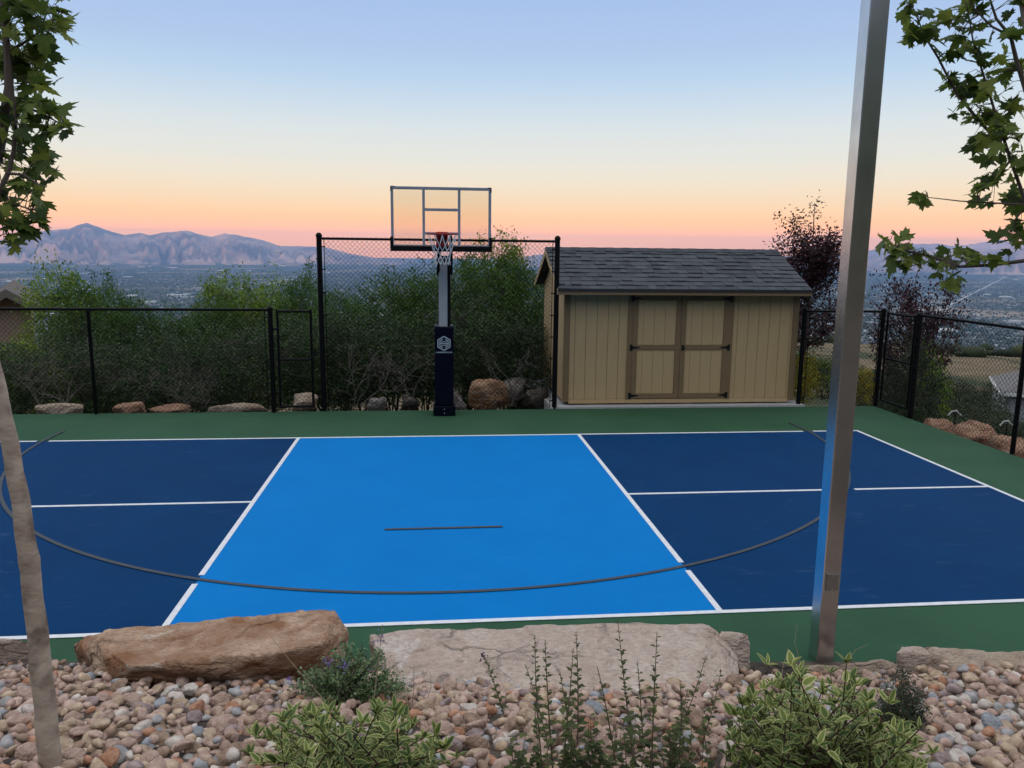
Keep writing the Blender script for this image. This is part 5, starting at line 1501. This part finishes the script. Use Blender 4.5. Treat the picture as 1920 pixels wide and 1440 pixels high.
rcl = cl([(1722, 60, 34, 20), (1745, 50, 22, 8), (1700, 12, 18, 6), (1790, 25, 28, 9), (1825, 15, 30, 10), (1800, 60, 26, 8), (1770, 105, 16, 4), (1855, 45, 30, 6), (1815, 95, 28, 8), (1845, 120, 26, 7), (1790, 150, 34, 12), (1830, 165, 36, 14), (1870, 150, 34, 10), (1895, 120, 20, 4), (1810, 205, 26, 8), (1850, 205, 30, 10), (1885, 200, 26, 8), (1830, 262, 20, 6), (1860, 255, 30, 9), (1890, 255, 26, 8), (1905, 310, 20, 6), (1870, 300, 22, 6), (1850, 340, 20, 6), (1835, 362, 16, 5), (1878, 365, 18, 6), (1905, 375, 18, 5), (1915, 405, 16, 4), (1898, 440, 20, 6), (1912, 430, 14, 4), (1725, 371, 12, 6),
         (1665, 468, 24, 9), (1690, 478, 28, 10), (1715, 462, 20, 5), (1730, 485, 24, 7), (1762, 478, 20, 5), (1765, 505, 18, 5), (1790, 490, 20, 6), (1810, 470, 14, 3), (1785, 518, 14, 4), (1828, 488, 16, 4), (1860, 480, 14, 3), (1680, 455, 18, 4), (1900, 20, 30, 5), (1905, 65, 20, 3), (1890, 470, 8, 1)], DR)
rex = [(tuple(atd(2080, y, DR)), .45, 60) for y in (-200, -20, 150, 320)]+[(tuple(atd(1860, -140, DR)), .3, 60)]
maple('maple_tree', 'maple whose leafy branches reach in from the right edge', rtp, list(np.linspace(.05, .018, len(rtp))), rbr, rcl, rex, 32, (rb[0], rb[1], bed_z(rb[0], rb[1])))

# ------------------------------------------------------------------ bed plants
VGREEN = leafmat('variegated_leaf_centres', [(.045, .080, .022), (.095, .145, .035), (.20, .25, .055)], trans=.2)
VCREAM = leafmat('variegated_leaf_margins', [(.22, .27, .08), (.38, .41, .14), (.56, .55, .24)], trans=.2)
REDT = mat('dark_red_twigs', (.055, .028, .022), (.09, .05, .04), scale=20, rough=.8)
def vleaf_arrays(P, AX, NR, S, rg):
    """ovate leaves: green centre, cream margin"""
    t = np.array([0, .16, .40, .68, .88, 1.0]); wo = np.array([.0, .11, .185, .14, .055, 0.0])
    V, F, M, R = [], [], [], []
    off = 0
    for p, ax, nr, s in zip(P, AX, NR, S):
        sd_ = np.cross(nr, ax); droop = rg.uniform(-.15, .55); r = rg.uniform(0, 1); cup = rg.uniform(-.2, .9); wf = rg.uniform(.75, 1.5)
        rows = []
        for ti, w in zip(t, wo):
            c = p+ax*s*ti-nr*s*droop*ti*ti
            for q in (-1.0, -.62, 0, .62, 1.0):
                rows.append(c+sd_*s*w*q*wf+nr*s*abs(q)*w*cup)
        V += rows; R += [r]*len(rows)
        for i in range(5):
            for j in range(4):
                a = off+i*5+j
                F.append((a, a+1, a+6, a+5)); M.append(1 if j in (0, 3) or i in (0, 4) else 0)
        off += 30
    return V, F, M, R
def variegated(name, px0, px1, top, bot, n_stem, seed, label, hgt, depth=.55):
    rg = np.random.default_rng(seed)
    pc = bed_hit((px0+px1)/2, bot)
    t = empty(name, (pc[0], pc[1], bed_z(pc[0], pc[1])), label, 'shrub', 'variegated shrubs in the river stones')
    mb = MB(); P, AX, NR, S = [], [], [], []
    for k in range(n_stem):
        b = bed_hit(px0+(px1-px0)*(.2+.6*rg.random()), bot+rg.uniform(-30, 40))
        tx = px0+(px1-px0)*rg.random()
        u = (tx-px0)/(px1-px0)
        ty = top+(bot-top)*(rg.random()**1.2*.85)+ (abs(u-.5)*2)**2*(bot-top)*.35+max(0.0, u-.62)*(bot-top)*1.1*(px0 > 1000)
        if rg.random() < .10: ty -= rg.uniform(20, 60)
        e = np.array(atd(tx, ty, (b-CAM)@_F+rg.uniform(-.25, .2)))
        e[2] = max(e[2], bed_z(e[0], e[1])+.05)
        m = (b+e)/2+rg.normal(0, .025, 3)+np.array([0, 0, .03])
        pts = [b*(1-q)**2+2*m*q*(1-q)+e*q*q for q in np.linspace(0, 1, 7)]
        mb.tube(pts, list(np.linspace(.0038, .0016, 7)), 4, cap=False)
        d = (pts[-1]-pts[-3]); d /= np.linalg.norm(d)
        for qi, q in enumerate(np.linspace(.25, 1, 7)):
            c = b*(1-q)**2+2*m*q*(1-q)+e*q*q
            a0 = rg.uniform(0, 3.14)
            nn = 2 if q < .99 else 4
            for z in range(nn):
                a = a0+z*2*math.pi/nn
                out = np.array([math.cos(a), math.sin(a), rg.uniform(.1, .9) if q < .95 else rg.uniform(.8, 2.0)]); out /= np.linalg.norm(out)
                up = np.array([rg.normal(0, .2), rg.normal(0, .2)-.15, 1.0]); nr = up-out*up.dot(out); nr /= np.linalg.norm(nr)
                P.append(c); AX.append(out); NR.append(nr); S.append(rg.uniform(.030, .056)*(1.0 if q > .5 else 1.15))
    mb.build('stems', REDT, t)
    V, F, M, Rr_ = vleaf_arrays(P, AX, NR, S, rg)
    o3 = np.array(t.location)
    me = mesh_np('foliage', np.array(V), np.array(F), [VGREEN, VCREAM], True, M, Rr_, origin=o3)
    o = link('foliage', me, t, o3); o['kind'] = 'stuff'
    return t
variegated('variegated_shrub', 470, 860, 1325, 1470, 80, 51, 'cream-edged variegated shrub at the bottom left of centre', .35)
variegated('variegated_shrub', 1365, 1735, 1262, 1470, 165, 52, 'bigger cream-edged variegated shrub in front of the steel post', .45)

SNOW = leafmat('small_stem_leaves', [(.045, .060, .018), (.075, .095, .026), (.11, .135, .036)], trans=.25)
STEMG = mat('brown_green_stems', (.09, .075, .045), (.13, .11, .07), scale=20, rough=.8)
def upright(label, tops, seed, bot=1470, bush=0, name='leafy_stem_plant', base_px=None, lsize=.036):
    rg = np.random.default_rng(seed)
    bx = base_px or sum(p[0] for p in tops)/len(tops)
    pb = bed_hit(bx, bot); t = empty(name, (pb[0], pb[1], bed_z(pb[0], pb[1])), label, 'plant')
    mb = MB(); P, AX, NR, S = [], [], [], []
    for (tx, ty) in tops:
        b = bed_hit(bx+(tx-bx)*.62+rg.uniform(-25, 25), bot+rg.uniform(-90, 10))
        e = np.array(atd(tx, ty, (b-CAM)@_F+rg.uniform(-.05, .15)))
        m = (b+e)/2+np.array([rg.normal(0, .015), 0, .02])
        q7 = np.linspace(0, 1, 9); pts = [b*(1-q)**2+2*m*q*(1-q)+e*q*q for q in q7]
        mb.tube(pts, list(np.linspace(.0034, .0012, 9)), 4, cap=False)
        L = np.linalg.norm(e-b); n = int(L/.020); a0 = rg.uniform(0, 6.28)
        for i in range(n):
            q = .10+.90*i/n
            c = b*(1-q)**2+2*m*q*(1-q)+e*q*q
            a = a0+(i % 2)*1.57+rg.normal(0, .2)
            for s_ in (0, math.pi):
                if rg.random() < .25: continue
                out = np.array([math.cos(a+s_), math.sin(a+s_), rg.uniform(.0, .8)]); out /= np.linalg.norm(out)
                up = np.array([0, -.1, 1.0]); nr = up-out*up.dot(out); nr /= np.linalg.norm(nr)
                P.append(c); AX.append(out); NR.append(nr); S.append(lsize*(1.35-.85*q)*rg.uniform(.7, 1.25)*(.9 if q < .9 else .7))
    for k in range(bush):
        tx = rg.uniform(min(p[0] for p in tops)-30, max(p[0] for p in tops)+40); ty = rg.uniform(1335, 1460)
        b = bed_hit(tx+rg.uniform(-20, 20), 1475); e = np.array(atd(tx, ty, (b-CAM)@_F))
        mb.tube([b, e], [.002, .001], 3, cap=False)
        for i in range(10):
            q = rg.random(); c = b*(1-q)+e*q; a = rg.uniform(0, 6.28)
            out = np.array([math.cos(a), math.sin(a), rg.uniform(0, .6)]); out /= np.linalg.norm(out); up = np.array([0, -.1, 1.0]); nr = up-out*up.dot(out); nr /= np.linalg.norm(nr)
            P.append(c); AX.append(out); NR.append(nr); S.append(rg.uniform(.025, .045))
    mb.build('stems', STEMG, t)
    P, AX, NR, S = map(np.array, (P, AX, NR, S))
    n = len(P)
    V, F = leaves(rg, P, S, wid=.62, jitter=.1, ax=AX, nr=NR)
    o3 = np.array(t.location)
    me = mesh_np('foliage', V, F, SNOW, rnd=np.repeat(rg.uniform(0, 1, n), 4), origin=o3)
    o = link('foliage', me, t, o3); o['kind'] = 'stuff'
    return t
upright('upright leafy stems in front of the left half of the pale slab', [(1003, 1190), (1022, 1200), (985, 1245), (1080, 1185), (1075, 1215), (1050, 1260)], 61, bush=30, base_px=1060)
upright('upright leafy stems in front of the right half of the pale slab', [(1158, 1160), (1195, 1240), (1232, 1185), (1120, 1250), (1275, 1275), (1323, 1230), (1352, 1255), (1290, 1290)], 62, bush=45, base_px=1230)
tt = upright('single leaning stem with a purple tip in front of the pale slab', [(908, 1228)], 63, bot=1335, base_px=1000)
# purple bud at its tip
FLO = leafmat('lilac_flowers', [(.12, .08, .26), (.20, .14, .40), (.28, .20, .50)], trans=.2)
DUSK = leafmat('dusky_purple_buds', [(.10, .05, .09), (.15, .08, .14)], trans=.2)
def flower_cloud(pts, parent, m, name, n, sp_, size, seed):
    rg = np.random.default_rng(seed); P = np.concatenate([np.array(p)+rg.normal(0, sp_, (n, 3)) for p in pts])
    V, F = leaves(rg, P, size, wid=.7); o3 = P.mean(0)
    me = mesh_np(name, V, F, m, rnd=np.repeat(rg.uniform(0, 1, len(P)), 4), origin=o3); o = link(name, me, parent, o3); o['kind'] = 'stuff'
pb = bed_hit(960, 1320); dpt = (pb-CAM)@_F
flower_cloud([atd(908, 1226, dpt+.05), atd(906, 1234, dpt+.05)], tt, DUSK, 'flower_head', 14, .008, .014, 5)

CAT = leafmat('catmint_leaves', [(.045, .085, .035), (.10, .165, .065), (.16, .24, .10), (.22, .30, .15)], trans=.2)
def mound(name, label, px0, px1, top, bot, n, seed, lmat_, lsize=.020, stemn=60, flowers=None, D=None):
    rg = np.random.default_rng(seed)
    pb = bed_hit((px0+px1)/2, bot); t = empty(name, (pb[0], pb[1], bed_z(pb[0], pb[1])), label, 'plant')
    d0 = (pb-CAM)@_F; mb = MB(); P = []
    for k in range(stemn):
        u = rg.uniform(-1, 1); tx = (px0+px1)/2+u*(px1-px0)/2
        lim = top+(bot-top)*(u*u*.75)
        ty = lim+(bot-lim)*rg.random()**1.3*.9
        dd = d0+rg.uniform(-.12, .22)
        e = np.array(atd(tx, ty, dd)); b = pb+np.array([rg.normal(0, .05), rg.normal(0, .05), -.01]); m = (b+e)/2+np.array([0, 0, .07])
        pts = [b*(1-q)**2+2*m*q*(1-q)+e*q*q for q in np.linspace(0, 1, 7)]
        mb.tube(pts, list(np.linspace(.0022, .0010, 7)), 3, cap=False)
        for q in rg.uniform(.25, 1.02, n//stemn):
            P.append(b*(1-q)**2+2*m*q*(1-q)+e*q*q+rg.normal(0, .012, 3))
    mb.build('stems', STEMG, t)
    P = np.array(P); V, F = leaves(rg, P, lsize, wid=.6); o3 = np.array(t.location)
    me = mesh_np('foliage', V, F, lmat_, rnd=np.repeat(rg.uniform(0, 1, len(P)), 4), origin=o3); o = link('foliage', me, t, o3); o['kind'] = 'stuff'
    if flowers:
        flower_cloud([atd(px, py, d0-.05) for px, py in flowers], t, FLO, 'flower_spikes', 16, .014, .012, seed)
    return t
mound('catmint_plant', 'dark green mound with small lilac flowers between the two big boulders', 545, 770, 1200, 1318, 4200, 71, CAT, .021, 110, [(612, 1238), (618, 1245), (642, 1250), (648, 1246), (540, 1275), (700, 1255), (712, 1200), (716, 1190)])
mound('low_evergreen_plant', 'small dark evergreen tuft among the stones right of the variegated shrub', 1632, 1745, 1250, 1368, 3800, 72, CONIF, .012, 110)
# dry stalks
def stalks(label, paths, seed, D=None, name='dry_grass_stalk'):
    for i, (pth, lb) in enumerate(zip(paths, label)):
        b = bed_hit(*pth[0]); d0 = (b-CAM)@_F
        pts = [b]+[np.array(atd(px, py, d0+.02*j)) for j, (px, py) in enumerate(pth[1:], 1)]
        mb = MB(); mb.tube(pts, list(np.linspace(.0026, .0011, len(pts))), 4)
        tag(mb.build(name, mat('dry_straw', (.24, .18, .11), (.32, .26, .17), scale=20, rough=.8), None, True), lb, 'grass', 'dry stalks in the planting bed')
stalks(['long dry stalk leaning across the brown boulder', 'thin dry stalk curving beside the catmint mound', 'thin upright dry stalk in front of the pale slab end', 'dry stalk hooked over in front of the pale slab'],
       [[(640, 1350), (590, 1292), (545, 1240), (505, 1190), (494, 1177)], [(690, 1400), (700, 1320), (710, 1240), (717, 1170)], [(770, 1340), (776, 1290), (776, 1245)], [(795, 1330), (808, 1290), (808, 1265), (797, 1248)]], 1)
stalks(['tall bare green stalk rising above the variegated shrub left of the steel post', 'short bare stalk above the variegated shrub', 'thin arching stalk right of the steel post foot'],
       [[(1500, 1300), (1502, 1245), (1490, 1205), (1495, 1168)], [(1462, 1300), (1468, 1250), (1478, 1214)], [(1570, 1290), (1585, 1245), (1605, 1218), (1628, 1208)]], 2, name='bare_stalk')

# ------------------------------------------------------------------ haze over the valley
mb = MB(); mb.box(-31400, 31400, -31400, 31400, -301.5, 660)
hz = mb.build('haze', [], None)
hm = bpy.data.materials.new('valley_haze'); hm.use_nodes = True
hn, hlk = hm.node_tree.nodes, hm.node_tree.links
for nn_ in list(hn):
    if nn_.type != 'OUTPUT_MATERIAL': hn.remove(nn_)
pv = hn.new('ShaderNodeVolumePrincipled'); pv.inputs['Color'].default_value = (.31, .57, 1.0, 1); pv.inputs['Density'].default_value = 4.2e-5; pv.inputs['Anisotropy'].default_value = 0.0
hlk.new(pv.outputs[0], [n for n in hn if n.type == 'OUTPUT_MATERIAL'][0].inputs['Volume'])
hz.data.materials.clear(); hz.data.materials.append(hm)
hz['kind'] = 'stuff'; hz['label'] = 'thin blue morning haze over the valley'; hz['category'] = 'haze'
